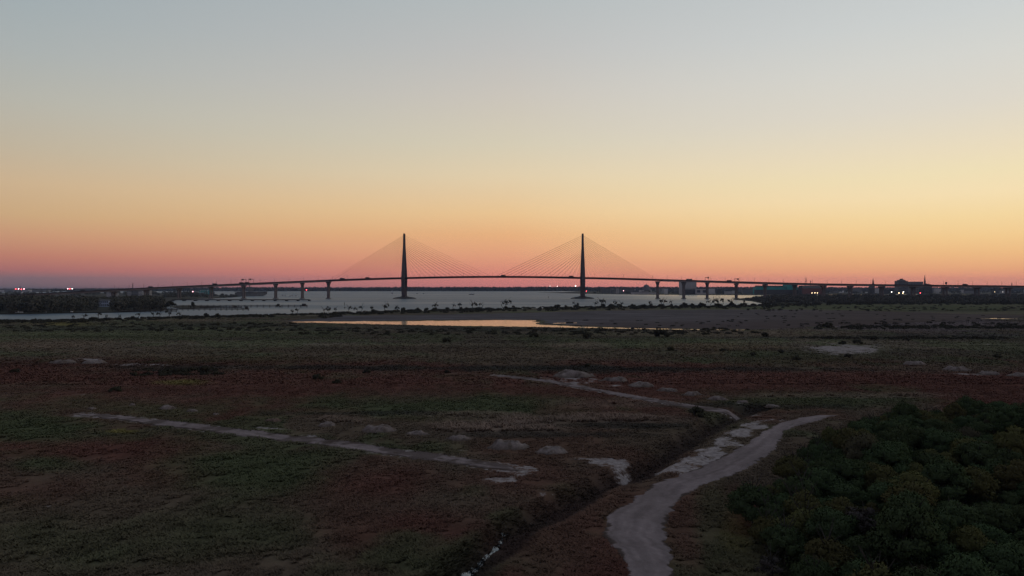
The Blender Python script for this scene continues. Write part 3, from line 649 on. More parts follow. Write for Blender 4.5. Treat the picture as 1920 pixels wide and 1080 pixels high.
building(1418.5, 1474, 535.8, 2930, 'grey', 'long grey upper storey set back on the teal building', 'upper_storey', 20, zof(537.6, 2930))
building(1417, 1497, 543.6, 2870, 'dark', 'dark block standing for the trees in front of the teal building on the quay', 'tree_stand_in', 18, 1.2)  # plain dark block stands in for the dark trees before the teal walls
building(1505, 1543, 540.8, 2820, 'red', 'long low dark red brick building below the bridge approach', 'brick_building', 30, 1.2, None, 'gable')
building(1499, 1504, 536, 2830, 'dark', 'narrow dark stair tower between the teal and the red building', 'stair_tower', 10)
e = building(1684, 1702.6, 527, 3200, 'grey', 'tall grey hotel block with stepped top standing above the bridge', 'hotel', 30, 1.2, None, None, 5, 6)
MB().box(-14, 14, 4, 26, zof(527, 3200)-.4, zof(524.6, 3200)-1.2).build('penthouse', M['grey'], e); MB().box(-5, 5, 8, 20, zof(524.6, 3200)-1.2, zof(522.6, 3200)-1.2).build('plant_room', M['dark'], e)
building(1706.5, 1731, 528.4, 3250, 'grey', 'wide grey flat roofed block standing above the bridge beside the hotel', 'office_block', 40, 1.2, None, None, 8, 5)
def spire(px, ytop, Y, label):
    e = empty('church', (at(px, Y), Y, 1.2), label, 'church'); zt = zof(ytop, Y)-1.2; zb = zof(534, Y)-1.2
    MB().box(-5, 5, -5, 5, 0, zb).build('tower', M['dark'], e); MB().loft([[(a*r, b*r, z) for a, b in ((-1,-1),(1,-1),(1,1),(-1,1))] for z, r in ((zb+.01, 3.6), (zb+(zt-zb)*.35, 2.6), (zt, .35))]).build('spire', M['dark'], e)
    MB().add([(-7,5.2,0),(7,5.2,0),(7,34,0),(-7,34,0),(-7,5.2,zb*.6),(7,5.2,zb*.6),(7,34,zb*.6),(-7,34,zb*.6),(0,5.2,zb*.85),(0,34,zb*.85)], [(0,1,5,8,4),(3,7,9,6,2),(0,4,7,3),(1,2,6,5),(4,8,9,7),(5,6,9,8)]).build('nave', M['dark'], e)
    return e
spire(1637, 521.4, 3100, 'thin dark church spire standing alone above the bridge')
spire(1734, 515.4, 3150, 'tall dark church spire beside the flat roofed block above the bridge')
e = empty('gabled_hall', (at(1741, 3180), 3180, 1.2), 'low sloping roof beside the tall church spire', 'hall'); 
zt = zof(531.5, 3180)-1.2; MB().box(-12, 16, 0, 20, 0, zt-6).build('wall', M['dark'], e); MB().loft([[(-13,-1,zt-5.9),(17,-1,zt-5.9),(17,21,zt-5.9),(-13,21,zt-5.9)],[(-9,9,zt),(-4,9,zt),(-4,11,zt),(-9,11,zt)]]).build('roof', M['dark'], e)
e = empty('water_tank', (at(1774, 3000), 3000, 1.2), 'dark round water tank on a stem above the bridge', 'water tower')
zt = zof(528.2, 3000)-1.2; MB().tube((0,0,0), (0,0,zt-11), 1.6, 1.2, 8).build('stem', M['dark'], e); MB().ball((0,0,zt-6), 4.3, 12, 8, 1.35).build('tank', M['dark'], e)
for px, yt, Y, w, lb in ((1511, 521.5, 2850, 3.2, 'square lattice mast behind the bridge approach'), (1520, 526.6, 2850, 1.2, 'short thin mast beside the lattice mast'), (1897, 530.5, 3300, 1.6, 'small distant twin mast above the bridge'), (249, 531, 3000, 1.0, 'thin distant mast above the approach ramp'), (38, 536, 4000, 1.3, 'dark pole between the red port lights')):
    e = empty('lattice_mast', (at(px, Y), Y, 1.2), lb, 'mast'); zt = zof(yt, Y)-1.2
    m = MB()
    for a, b in ((-1,-1),(1,-1),(1,1),(-1,1)): m.tube((a*w, b*w, 0), (a*w*.8, b*w*.8, zt), .45, .35, 4)
    m.build('post', M['dark'], e); m = MB()
    for k in range(9):
        z = zt*(k+.6)/9
        for a, b, c_, d in ((-1,-1,1,-1),(1,-1,1,1),(1,1,-1,1),(-1,1,-1,-1)): m.tube((a*w*.9, b*w*.9, z), (c_*w*.9, d*w*.9, z+zt/12), .22, .22, 4)
    m.build('bracing', M['dark'], e)
# many small buildings on the city shore
for k in range(64):
    px = R.uniform(1122, 1420) if k < 40 else R.uniform(1545, 1925); w = R.uniform(4, 16); Y = R.uniform(2850, 3900) if k < 40 else R.uniform(2900, 4200)
    if 1268 < px+w/2 < 1330 and Y < 3000: continue
    yt = R.uniform(539.8, 546.5); 
    where = 'between the bridge tower and the tall pale block' if px < 1270 else 'between the tall pale block and the teal building' if px < 1420 else 'beneath the bridge approach beyond the island'
    building(px, px+w, yt, Y, R.choice(['pale','grey','grey','dark','pale']), 'one of the small low city buildings '+where, 'city_building', 16, 1.2, 'low city buildings '+where, R.choice([None,'gable']))
building(1128, 1190, 541.4, 3300, 'grey', 'long grey low building on the shore past the tower nearer the city', 'long_shed', 40)
building(1184, 1232, 548.0, 2870, 'pale', 'long pale low quay shed at the water near the last cable pier', 'quay_shed', 14)
for k, (a, b, yt, m_) in enumerate(((199,209,547,'pale'),(211,218,549.5,'grey'),(238,246,546.5,'pale'),(247,258,544.8,'grey'),(259,266,545.4,'pale'),(271,280,544.6,'grey'))):
    building(a, b, yt, 2050, m_, ('pale' if m_ == 'pale' else 'grey')+' apartment block behind the woods below the bridge ramp', 'apartment_block', 14, 1.2, ('pale' if m_ == 'pale' else 'grey')+' blocks below the ramp', None, 4, 4)
for k, (a, b, yt) in enumerate(((-30,8,543.4),(8,22,541.6),(24,52,543.2),(60,88,543.6),(140,180,542.6),(186,214,541.2))):
    building(a, b, yt, 4300, 'pale' if k in (0,2) else 'grey', 'distant port shed on the low shore by the red lights' if k < 3 else 'distant grey shed on the low shore beyond the ramp', 'port_shed', 40, 1.2, 'port sheds by the red lights' if k < 3 else 'sheds beyond the ramp')
e = building(374, 396, 543.4, 2950, 'teal', 'bluish waterfront building with lit front put into its colour behind the fishing pier', 'waterfront_building', 20, 1.2, None, None, 5, 2, 'building', 'pale')  # the front's lit look is put into the teal wall and pale window colours

# lamps
def lamp(px, py, Y, r, mat, label, group, z0=1.2):
    z = zof(py, Y); e = empty('lamp_post', (at(px, Y), Y, z0), label, 'lamp', group)
    MB().tube((0, 0, 0), (0, 0, z-z0-r*.8), .35, .25, 5).build('post', M['dark'], e); MB().ball((0, 0, z-z0), r, 8, 6).build('lamp_head', M[mat], e)
for px, mt in ((29.5,'lamp_red'),(34.8,'lamp_pink'),(40,'lamp_red'),(45,'lamp_pink')): lamp(px, 541.8 if px != 40 else 542.4, 4000, 2.3, mt, 'lit '+('red' if mt == 'lamp_red' else 'pinkish')+' lamp of the four on the low port shore', 'port lamps, '+mt.split('_')[1])
for px, mt in ((127,'lamp_pink'),(131,'lamp_red'),(135.4,'lamp_white')): lamp(px, 541.4, 4000, 2.3, mt, 'lit '+{'lamp_red':'red','lamp_pink':'pinkish','lamp_white':'white'}[mt]+' lamp of the three above the bridge ramp', 'ramp lamps '+mt.split('_')[1])
lamp(1079.3, 536, 5200, 3.6, 'lamp_white', 'bright white floodlight on the horizon beside the tower nearer the city', None)
lamp(1045.2, 536.6, 5200, 1.6, 'lamp_white', 'faint white lamp on the horizon, middle of the three between the towers', None); lamp(1031.2, 536.6, 5200, 1.4, 'lamp_white', 'faintest white lamp on the horizon between the towers', None)
lamp(1099.5, 545.8, 3500, 1.6, 'lamp_red', 'red lamp on the shore just past the tower nearer the city', None); lamp(1169.3, 545, 3300, 1.4, 'lamp_pink', 'pinkish lamp on the shore before the long grey shed', None)
lamp(574.5, 543.4, 4400, 2.4, 'lamp_red', 'single red lamp on the water beside the third bridge pier', None, 0)
for px, py, mt, lb in ((1671.8, 547.4, 'lamp_white', 'white lamp under the hotel, first in the row beneath the bridge'), (1685.5, 549.2, 'lamp_amber', 'amber lamp low beneath the hotel'), (1694, 547.2, 'lamp_white', 'white lamp beneath the gap between hotel and office block'), (1693, 549.6, 'lamp_amber', 'amber lamp just below a white lamp under the hotel'),
        (1709.2, 549.4, 'lamp_red', 'red lamp below the flat roofed office block'), (1725.5, 549.4, 'lamp_red', 'red lamp below the tall church spire'), (1880.5, 547.4, 'lamp_white', 'small lone white lamp beyond the island woods'), (1865, 547.4, 'lamp_amber', 'small lone amber lamp beyond the island woods')):
    lamp(px, py, 2700, 1.35 if px < 1800 else .7, mt, lb, None)
for px in (1522.5, 1528, 1533): lamp(px, 549.2, 2700, 1.1, 'lamp_amber', 'warm lamp in the row before the red brick building', 'lamps before the red brick building')
lamp(361.5, 546.8, 2920, 1.6, 'lamp_pink', 'pinkish lamp at the end of the bluish waterfront building', None)

# ------------------------------------------------------------------ ships and boats
e = empty('aircraft_carrier', (at(470, 2320), 2320, 0), 'grey museum aircraft carrier with tall island moored behind the bridge piers', 'ship', None, math.radians(24)); e.scale = (.80, .8, .95)
m = MB(); rings = []
for x, hw_, z0, zt in ((-62, 11, 0, 13), (-50, 14, 0, 15), (0, 15, 0, 15), (38, 12, 0, 15), (52, 6, 2, 15.5), (66, .8, 8, 16)):
    rings.append([(x, -hw_*.7, z0-1), (x, hw_*.7, z0-1), (x, hw_, zt), (x, -hw_, zt)])
m.loft(rings).build('hull', M['hull'], e)
MB().loft([[(x, -w, 15.6), (x, w, 15.6), (x, w, 17), (x, -w, 17)] for x, w in ((-66, 14), (-30, 19), (20, 19), (58, 11), (70, 8))]).build('flight_deck', M['hull'], e)
isl = MB().cbox((0, -13, 17.1), (22, 7, 10)).cbox((-2, -13, 27.2), (14, 6, 6)).build('island', M['hull'], e)
MB().tube((0, -13, 33), (0, -13, 52), .8, .3).tube((-3, -13, 43), (3, -13, 43), .3).tube((-2, -13, 47), (2, -13, 47), .25).build('mast', M['hull'], isl)
MB().tube((-6, -13, 33.1), (-6, -13, 39), 1.9, 1.7, 10).build('funnel', M['dark'], isl)
e = empty('destroyer', (at(452, 2330), 2330, 0), 'smaller dark grey warship moored beside the aircraft carrier', 'ship', None, math.radians(60))
m = MB(); m.loft([[(x, -w*.7, -1), (x, w*.7, -1), (x, w, z), (x, -w, z)] for x, w, z in ((-40, 5, 6), (0, 6, 6.5), (30, 4, 7.5), (46, .5, 9))]).build('hull', M['hull'], e)
MB().cbox((2, 0, 6.6), (18, 8, 6)).cbox((4, 0, 12.7), (9, 6, 5)).build('superstructure', M['hull'], e); MB().tube((0, 0, 17), (0, 0, 34), .7, .3).build('mast', M['dark'], e); MB().cbox((-12, 0, 6.6), (5, 4, 9)).build('funnel', M['dark'], e)
def boat(px, py, L_, label, group=None, sail=False, rz=0.0, mat='white'):
    Y = CAMZ*FPX/(py-HY); e = empty('sailboat' if sail else 'motor_boat', (at(px, Y), Y, 0), label, 'boat', group, rz)
    MB().loft([[(x*L_, -w*L_*.6, -.2), (x*L_, w*L_*.6, -.2), (x*L_, w*L_, z*L_), (x*L_, -w*L_, z*L_)] for x, w, z in ((-.5, .15, .1), (0, .17, .1), (.3, .12, .12), (.52, .01, .15))]).build('hull', M[mat], e)
    MB().box(-.22*L_, .14*L_, -.1*L_, .1*L_, .105*L_, .24*L_, .8).build('cabin', M['white' if not sail else 'dark'], e)
    if sail:
        MB().tube((.05*L_, 0, .1*L_), (.05*L_, 0, 1.4*L_), .09, .06, 5).build('mast', M['steel'], e)
    else: MB().box(-.18*L_, .05*L_, -.09*L_, .09*L_, .27*L_, .3*L_).build('canopy', M['pale'], e)
    return e
for px, py, l, r in ((26, 586.6, 9, .2), (33, 588, 11, -.1), (41, 588.3, 9, .3)): boat(px, py, l, 'white motor boat of the cluster moored under the dark woods', 'white boats under the woods', False, r)
boat(86, 587.2, 9, 'white motor boat with pinkish awning moored alone below the woods'); boat(135, 587, 8, 'small dark motor boat along the wooded shore', None, False, .1, 'grey')
for k, px in enumerate((530, 535, 544, 548, 555)): boat(px, 554.6+R.random(), 10, 'white sailboat of the marina behind the third bridge pier', 'marina sailboats', True, .3)
e = boat(735.5, 551, 16, 'bright white sailboat beside the tower nearer the docks', None, True)
MB().loft([[(.6, -.04, 3), (.6, .04, 3), (.6, .04, 21), (.6, -.04, 21)], [(-6.5, .25, 3), (-6.5, .33, 3), (-6.4, .33, 3.3), (-6.4, .25, 3.3)]]).build('sail', M['white'], e)
boat(884, 552.4, 22, 'dark low barge on the open river between the towers', None, False, 0, 'dark'); boat(782, 551, 9, 'small dark boat past the tower nearer the docks', None, True, 0, 'dark'); boat(794, 551, 9, 'second small dark boat further from the tower nearer the docks', None, True, 0, 'dark')
for k in range(16):
    px = R.choice([R.uniform(1556, 1605), R.uniform(1605, 1690)]); 
    boat(px, 549.1+R.random()*.4-.2, R.uniform(14, 26), 'white yacht in the marina strip beneath the bridge approach', 'yachts beneath the bridge approach', False, R.uniform(-.2, .2))
boat(1583, 549.2, 46, 'largest white yacht in the marina beneath the bridge approach')
plane('marina_water', at(1545, 2600), at(1800, 2600), 2540, 2740, 1.6, M['river'])
# channel markers
def beacon(px, ytop, ybase, label, flat=False):
    Y = CAMZ*FPX/(ybase-HY); h = zof(ytop, Y); e = empty('channel_marker', (at(px, Y), Y, 0), label, 'marker')
    MB().tube((0,0,-1), (0,0,h*.98), .22, .18, 6).build('post', M['wood'], e)
    MB().cbox((0,0,h*.35), (1.9,1.9,.25)).build('platform', M['wood'], e)
    for s in (-.7, .7): MB().tube((s,0,-1), (s*.5,0,h*.35), .14).build('leg', M['wood'], e)
    MB().box(-.7, .7, -.28, -.2, h*.62, h*.62+1.2).build('sign_board', M['dark'], e)
beacon(645.8, 566.5, 573, 'wooden channel marker with platform alone on the water before the bridge'); beacon(646.6, 575.8, 578.4, 'low stub piling just below the lone channel marker')
beacon(1338.2, 554, 563.2, 'wooden channel marker by the island spit, nearer to the tower'); beacon(1342.4, 553.5, 563.2, 'wooden channel marker by the island spit, nearer to the island'); beacon(1028, 555, 559, 'tiny channel marker on the open river before the tower nearer the city')

# ------------------------------------------------------------------ piers and docks
def dock(x0, x1, py, z, w, step, label, name='dock', posts=True, mat='wood', head=None, th=.8):
    Y = (CAMZ-z)*FPX/(py-HY); a, b = at(x0, Y), at(x1, Y); e = empty(name, ((a+b)/2, Y, 0), label, 'pier' if name == 'fishing_pier' else 'dock')
    hw_ = (b-a)/2; MB().box(-hw_, hw_, 0, w, z-th, z).build('deck', M[mat], e)
    n = int((b-a)/step); m0 = None
    if mat == 'wood': MB().box(-hw_, hw_, 0, .18, z+.5, z+.75).box(-hw_, hw_, 0, .18, z+1.2, z+1.45).build('railing', M[mat], e)
    for k in range(n+1):
        x = -hw_+(b-a)*k/n
        if m0 is None:
            mm = MB()
            for yy in (.3, w-.3): mm.tube((0, yy, -1), (0, yy, z-th if not posts else z+1.6), .24 if mat == 'wood' else .6, None, 5)
            if mat == 'pierc': mm.cbox((0, w/2, z-th-1.6), (2.2, w, 1.5), 1.7)
            m0 = mm.mesh('piling', M[mat])
        o = link('piling', m0, e, (x, 0, 0))
    if head:
        MB().box(hw_-head, hw_, -head*.4, w+head*.4, z+.01, z+.3).build('platform', M[mat], e); hu = MB().box(hw_-head*.8, hw_-head*.2, 0, w, z+.31, z+2.6).build('shelter', M['wood'], e)
        MB().box(hw_-head*.9, hw_-head*.1, -.4, w+.4, z+2.61, z+3.2, .6).build('shelter_roof', M['dark'], e)
    return e
dock(322, 579, 561.3, 3.8, 9, 24, 'long concrete fishing pier running out beside the bridge piers', 'fishing_pier', False, 'pierc', None, 1.9)
dock(330, 575, 573.4, 2.6, 3, 9, 'long wooden dock with many pilings, the further one beside the creek mouth', 'wooden_dock', True, 'wood', 9)
dock(300, 465, 579.2, 2.2, 3, 7, 'wooden dock with shelter at its end, nearer the marsh', 'wooden_dock', True, 'wood', 5)
dock(222, 330, 582.6, 1.9, 2, 6, 'low thin wooden boardwalk along the wooded shore', 'boardwalk')
dock(375, 452, 575.8, 2.2, 2.5, 8, 'short wooden dock between the two long ones', 'wooden_dock', True, 'wood', None)
# rows of old pilings
for (xa, xb, py, lb) in ((560, 700, 549.6, 'line of old timber breakwater pilings left of the tower'), (770, 786, 550, 'short line of pilings right of the tower')):
    lb = lb.replace('left of', 'between the piers and').replace('right of', 'just past')
    Y = CAMZ*FPX/(py-HY); e = empty('breakwater', (at((xa+xb)/2, Y), Y, 0), lb, 'breakwater'); n = int((xb-xa)/3.4); mm = MB().tube((0,0,-1), (0,0,1.3), .45, .4, 5).mesh('piling', M['wood'])
    for k in range(n+1): link('piling', mm, e, (at(xa+(xb-xa)*k/n, Y)-at((xa+xb)/2, Y), 0, 0))

# ------------------------------------------------------------------ sand and spoil mounds
def mound(x0, x1, yt, yb, label, group, seed, red=False):
    Y0 = 28.5*FPX/(yb-HY); w = (x1-x0)/FPX*Y0; dep = w*.30; full = (yb-yt)/FPX*Y0
    h = max(.5, min((full - dep*28.5/Y0*.75)*.75, w*.15)); cx_ = at((x0+x1)/2, Y0+dep)
    nx, ny = 34, 18; uu, vv = np.meshgrid(np.linspace(-1, 1, nx), np.linspace(-1, 1, ny))
    sk = (R.uniform(-.25, .25)); rr = np.sqrt((uu+sk*(1-uu**2))**2*1.0 + vv**2) + (fbm(uu*1.8+seed, vv*1.4, seed, 4)-.5)*.95
    zz = h*smooth(1.02, .38, rr)*(.45+1.1*fbm(uu*2.6, vv*2.0+seed, seed+5, 4)) - .10
    v = np.stack([uu*w/2*1.06, vv*dep*1.1, zz], -1).reshape(-1, 3); ii = np.arange(nx*ny).reshape(ny, nx)
    f = np.stack([ii[:-1,:-1], ii[:-1,1:], ii[1:,1:], ii[1:,:-1]], -1).reshape(-1, 4)
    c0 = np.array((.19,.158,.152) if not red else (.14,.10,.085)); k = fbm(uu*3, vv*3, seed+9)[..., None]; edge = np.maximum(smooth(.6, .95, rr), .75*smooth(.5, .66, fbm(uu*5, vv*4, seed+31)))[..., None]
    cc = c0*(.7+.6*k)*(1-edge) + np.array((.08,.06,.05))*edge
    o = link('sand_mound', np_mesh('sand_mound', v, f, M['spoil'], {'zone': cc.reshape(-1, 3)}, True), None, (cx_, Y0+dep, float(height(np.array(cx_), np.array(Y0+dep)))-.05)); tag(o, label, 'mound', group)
ORD = ['first','second','third','fourth','fifth','sixth','seventh','eighth','ninth','tenth','eleventh','twelfth','thirteenth']
ROWS = [
 ('the row behind the nearer track', 'mounds behind the nearer sandy track', [(160,180,762,768),(240,257,753,760),(286,334,756,768),(345,376,763,772),(398,413,770,777),(488,530,777,791),(594,646,784,799),(663,742,795,813),(757,812,803,818),(836,885,813,827),(904,991,820,843),(1003,1073,834,852)]),
 ('the row behind the further track', 'mounds behind the further sandy track', [(1033,1117,693,709),(1123,1180,703,718),(1175,1226,714,727),(1230,1273,722,735),(1277,1319,728,742),(1321,1368,736,750),(1376,1405,745,756),(1434,1464,752,763)]),
 ('the far row beyond the wood', 'mounds in the far row beyond the wood', [(1692,1738,676,686),(1770,1822,682.5,697),(1832,1875,689,703),(1890,1940,693,707)]),
 ('the pair by the pale streak', 'mounds by the pale streak', [(94,143,672.5,682),(142,198,674,683)]),
]
sdd = 60
for where, grp, ms in ROWS:
    for i, (a, b, t, d) in enumerate(ms):
        sdd += 1
        mound(a, b, t, d, f'{"reddish" if (a == 488) else "grey"} sand mound, {ORD[i]} from the left in {where}', grp, sdd, a == 488)

# ------------------------------------------------------------------ marsh plants (uncountable)
def tufts(name, pos, cols, h, w, blades, label, seed):
    g = np.random.default_rng(seed); n = len(pos); a = g.uniform(0, 2*np.pi, (n, blades)); lean = g.uniform(.7, 2.6, (n, blades)); hh = (h[:, None]*g.uniform(.6, 1.25, (n, blades)))
    base = pos[:, None, :] + np.stack([np.cos(a), np.sin(a), a*0], -1)*(w[:, None, None]*.5)
    side = np.stack([-np.sin(a), np.cos(a), a*0], -1)*(w[:, None, None]*.42)
    tip = base + np.stack([np.cos(a)*lean*hh, np.sin(a)*lean*hh, hh], -1)
    v = np.stack([base-side, base+side, tip], 2).reshape(-1, 3); f = np.arange(len(v)).reshape(-1, 3)
    cc = np.repeat(cols*g.uniform(.92, 1.09, (n, 1)), blades*3, 0)
    me = np_mesh(name, v, f, M['tuft'], {'zone': cc}, True)
    return tag(link(name, me), label, None, None, 'stuff')
def scatter(n, y0, y1, seed):
    g = np.random.default_rng(seed); u_ = g.random(n); y = 1/((1-u_)/y0 + u_/y1) if True else y0
    y = np.where(g.random(n) < .5, y, y0*(y1/y0)**g.random(n)); x = (g.random(n)*2-1)*(.84*y+4)
    c_, s = zones(x, y); px, py = project(x, y)
    ok = (s < .30 + .25*(fbm(x/1.6, y/1.6, 88, 3) > .55)) & ~inside(px, py, POND_PX) & (y < np.interp(px, SHX, SHY)-12)
    ok &= ~(inside(x, y, WOOD) & (g.random(n) < .5))
    l = np.interp(py, [e_[0] for e_ in ROAD_E], [e_[1] for e_ in ROAD_E]); r = np.interp(py, [e_[0] for e_ in ROAD_E], [e_[2] for e_ in ROAD_E])
    ok &= ~((px > l-2) & (px < r+2) & (py > 776)) & ~inside(px, py, MUD_PX)
    for t, hw_ in ((TRACK1, 1.8), (TRACK2, 2.0)): ok &= poly_dist(x, y, t) > hw_
    ok &= fbm(x/3.2, y/3.2, 77, 3) > .33
    return x[ok], y[ok], c_[ok]
x, y, cc = scatter(300000, 58, 240, 5)
z = height(x, y)-.03; red = cc[:, 0]/(cc[:, 1]+1e-4); gk = red < 1.18; tk = cc.sum(1) > .30
hgt = np.where(tk, .55, np.where(gk, .24, .16))*np.random.default_rng(4).uniform(.7, 1.3, len(x)); wd = np.where(gk, .25, .22)*(1+y/250)
for nm, mk, lb in (('green_marsh_grass', gk & ~tk, 'dull green marsh grass growing in patches over the flat'), ('red_marsh_plants', ~gk & ~tk, 'low dark red marsh plants covering much of the flat'), ('tan_reeds', tk, 'pale tan reeds in bands across the marsh')):
    tufts(nm, np.c_[x, y, z][mk], cc[mk]*1.35, hgt[mk], wd[mk], 5, lb, 9)
x, y, cc = scatter(90000, 200, 640, 6)
tufts('far_marsh_grass', np.c_[x, y, height(x, y)-.05], cc*1.35, np.random.default_rng(3).uniform(.18, .5, len(x)), .4+y*.0012, 5, 'rough grass of the far marsh towards the lagoon', 19)

# shore scrub: a dark belt of low growth between mudflat and river
pts, hs = [], []
for k in range(1500):
    px = R.uniform(-300, 2150); ysn = float(np.interp(px, SHX, SHY)); Y = ysn - R.uniform(6, 150 if px > 600 else 60)*R.random()**.6; x = at(px, Y)
    if px > 640 and Y < 1.0/(1/(28.5*FPX/(np.interp(px, [640, 900, 1200, 1400, 1750], [591, 586, 580.5, 579.5, 585])-HY))): continue
    pts.append((x, Y, 1.8)); hs.append((R.uniform(1.0, 2.2) + (R.random() < .1)*1.0)*(1 if px > 600 else .5))
forest('shore_scrub', pts, hs, 5.0, 46, .9, 505, 'dark belt of low scrub along the near river shore', 'scrub')
pts, hs = [], []
for (xa, xb, ya, yb, n, h) in ((1500, 1930, 606, 618, 90, 1.6), (0, 560, 606, 622, 150, 1.3), (560, 1420, 616, 628, 210, 1.2), (1500, 1920, 632, 636, 90, .9), (1580, 1930, 612, 616, 120, 1.7), (240, 410, 692, 704, 34, 1.0), (1400, 1930, 574, 584, 160, 1.6), (1350, 1930, 588, 606, 55, .5), (1060, 1500, 600, 612, 40, .45)):
    for k in range(n):
        p_ = P(R.uniform(xa, xb), R.uniform(ya, yb)); pts.append((p_[0], p_[1], 1.9)); hs.append(h*R.uniform(.3, 1.0))
forest('marsh_scrub', pts, hs, 4.2, 44, .55, 606, 'dark low scrub scattered over the far marsh', 'scrub')

# ------------------------------------------------------------------ single bushes and trees
BUSH = [crown('crown', 900+k, 1.0, .8, 9, 110, .12, M['scrub']) for k in range(4)]
BIG = [crown('crown', 930+k, 1.0, .9, 12, 90, .13, M['scrub']) for k in range(4)]
STEM = trunk_mesh('stem', 5, .7, .06, M['bark'], 4, .6)
def bush(name, x, y, z, r, h, label, cat, group, meshes=BUSH, rz=None):
    e = empty(name, (x, y, z), label, cat, group, R.uniform(0, 6.28))
    e.scale = (r, r, h)
    o = link('crown', R.choice(meshes), e, (0, 0, .42)); s = link('stem', STEM, e); return e
where_mid = [(250,703,9,'dark green bush in the row on the red flat, first from the left'),(280,701,7,'dark green bush in the row on the red flat, second from the left'),(300,697,7,None),(331,698,9,'bush in the middle of the row on the red flat'),(358,694,9,None),(385,697,13,'biggest dark bush of the row on the red flat'),(405,702,8,'dark bush at the end of the row on the red flat'),
 (595,711,12,'round dark bush alone on the red flat above the green strip'),(631,717,10,'second round dark bush alone on the red flat, lower one'),(688,698,9,'dark bush by the dark strip, third of the lone bushes on the red flat'),(840,697,7,'small dark bush at the edge of the dark strip before the track'),(1102,686,8,'dark bush just behind the first mound of the further row'),
 (1307,778,20,'large round green bush beside the end of the further sandy track'),(1260,655,9,None),(1355,656,7,None),(1412,665,9,None),(1465,660,8,None),(1493,673,9,None),(1435,630,10,None),(1552,612,12,None),(1580,644,9,'dark bush at the top of the pale sand patch, first'),(1608,643,10,'dark bush at the top of the pale sand patch, second'),(1640,637,9,None),(1700,637,8,None),(1590,668,8,None),(27,697,9,None),(840,640,10,None),(1000,630,10,None),(1100,633,12,None),(1240,630,16,None),(215,732,12,None),(1870,668,9,None)]
for px, py, r, lb in where_mid:
    x, y, z = P(px, py+2); rr = r/FPX*y
    bush('marsh_bush', x, y, float(height(np.array(x), np.array(y)))-.05, rr, rr*.95, lb or 'small dark bush standing alone in the far brown grass', 'bush', None if lb else 'bushes in the far grass')
SEG = [(-50, 330, 'on the near bank across from the dark wooded point'), (330, 600, 'on the near bank below the wooden docks'), (600, 850, 'on the near bank below the tower nearer the docks'), (850, 1020, 'on the near bank below the middle of the bridge'), (1020, 1230, 'on the near bank below the tower nearer the city'), (1230, 1480, 'on the near bank below the piers on the city side')]
def seg(px): return next((s for a, b, s in SEG if a <= px < b), SEG[-1][2])
LEAFY = [crown('crown', 960+k, 1.0, .85, 9, 15, .15, M['scrub'], .0) for k in range(4)]
TRK = [trunk_mesh('trunk', 70+k, 1.0, .035, M['bark'], 6, .55) for k in range(4)]
def shore_y(px): return float(np.interp(px, SHX, SHY))
for px, wpx, hpx in ((43,7,11),(66,8,8),(20,7,5),(95,6,4),(140,10,9),(175,24,11),(200,20,9),(225,12,8),(248,11,9),(280,14,7),(345,14,11),(386,12,13),(408,13,14),(433,10,6),(450,14,6),(505,8,4),(655,5,4),(700,14,10),(757,13,13),(770,8,9),(784,9,10),(799,13,11),(815,14,10),(838,12,9),(865,12,8),(876,12,9),(900,20,8),(948,14,10),(962,10,9),(913,18,7),(1046,18,11),(1060,14,8),(1080,16,9),(1130,16,11),(1148,20,11),(1160,18,10),(1185,22,10),(1205,20,9),(1222,16,9),(1240,16,8),(1282,22,12),(1297,16,9),(1316,18,14),(1345,26,10),(1372,22,10),(1395,20,11),(1412,16,9),(1435,22,8),(1258,12,8)):
    Y = shore_y(px)-R.uniform(12, 50); x = at(px, Y); bush('shore_bush', x, Y, 1.8, wpx/FPX*Y*.42, (hpx+1.5)/FPX*Y*.55, 'rounded dark bush '+seg(px), 'bush', 'bushes '+seg(px), BIG)
for px, hpx in ((137,12),(160,16),(186,17),(200,13),(225,12),(258,13),(286,15),(296,14),(312,18),(318,14),(334,13),(548,12),(556,14),(610,14),(616,17),(628,13),(657,15),(666,12),(675,17),(697,15),(724,18),(745,14),(813,15),(818,17),(852,14),(862,16),(890,17),(900,14),(947,17),(955,20),(1075,14),(1083,12),(1118,14),(1127,19),(1133,17),(1154,14),(1167,12),(1219,12),(1241,17),(1248,16),(1257,14),(1328,14),(1344,17),(1354,18),(1366,16),(1371,13),(1395,13)):
    Y = shore_y(px)-R.uniform(3, 25); x = at(px, Y); h = hpx/FPX*Y
    e = empty('shore_tree', (x, Y, 1.6), 'thin sparse tree '+seg(px), 'tree', 'thin trees '+seg(px), R.uniform(0, 6.28))
    e.scale = (h*R.uniform(.8, 1.2), h*R.uniform(.8, 1.2), h)
    link('trunk', R.choice(TRK), e).scale = (1.0, 1.0, .85); c_ = link('crown', R.choice(LEAFY), e, (R.uniform(-.06, .06), R.uniform(-.06, .06), .62)); s = R.uniform(.22, .38); c_.scale = (s, s, s*R.uniform(1.2, 1.7))
for px, w, t, b, lb in ((319, 26, 562.5, 574, 'broad dark clump of trees on the little spit by the docks'), (361, 9, 563, 576, 'lone slim tree beside the wooden docks'), (440, 10, 570, 575, 'low bush by the further wooden dock'), (522, 9, 567, 574, 'small pointed tree behind the further wooden dock')):
    Y = 29.9*FPX/(b+2-HY); x = at(px, Y); h = (b-t)/FPX*Y; e = bush('spit_tree', x, Y, .4, w/2/FPX*Y, h*.9, lb, 'tree', None, BIG)

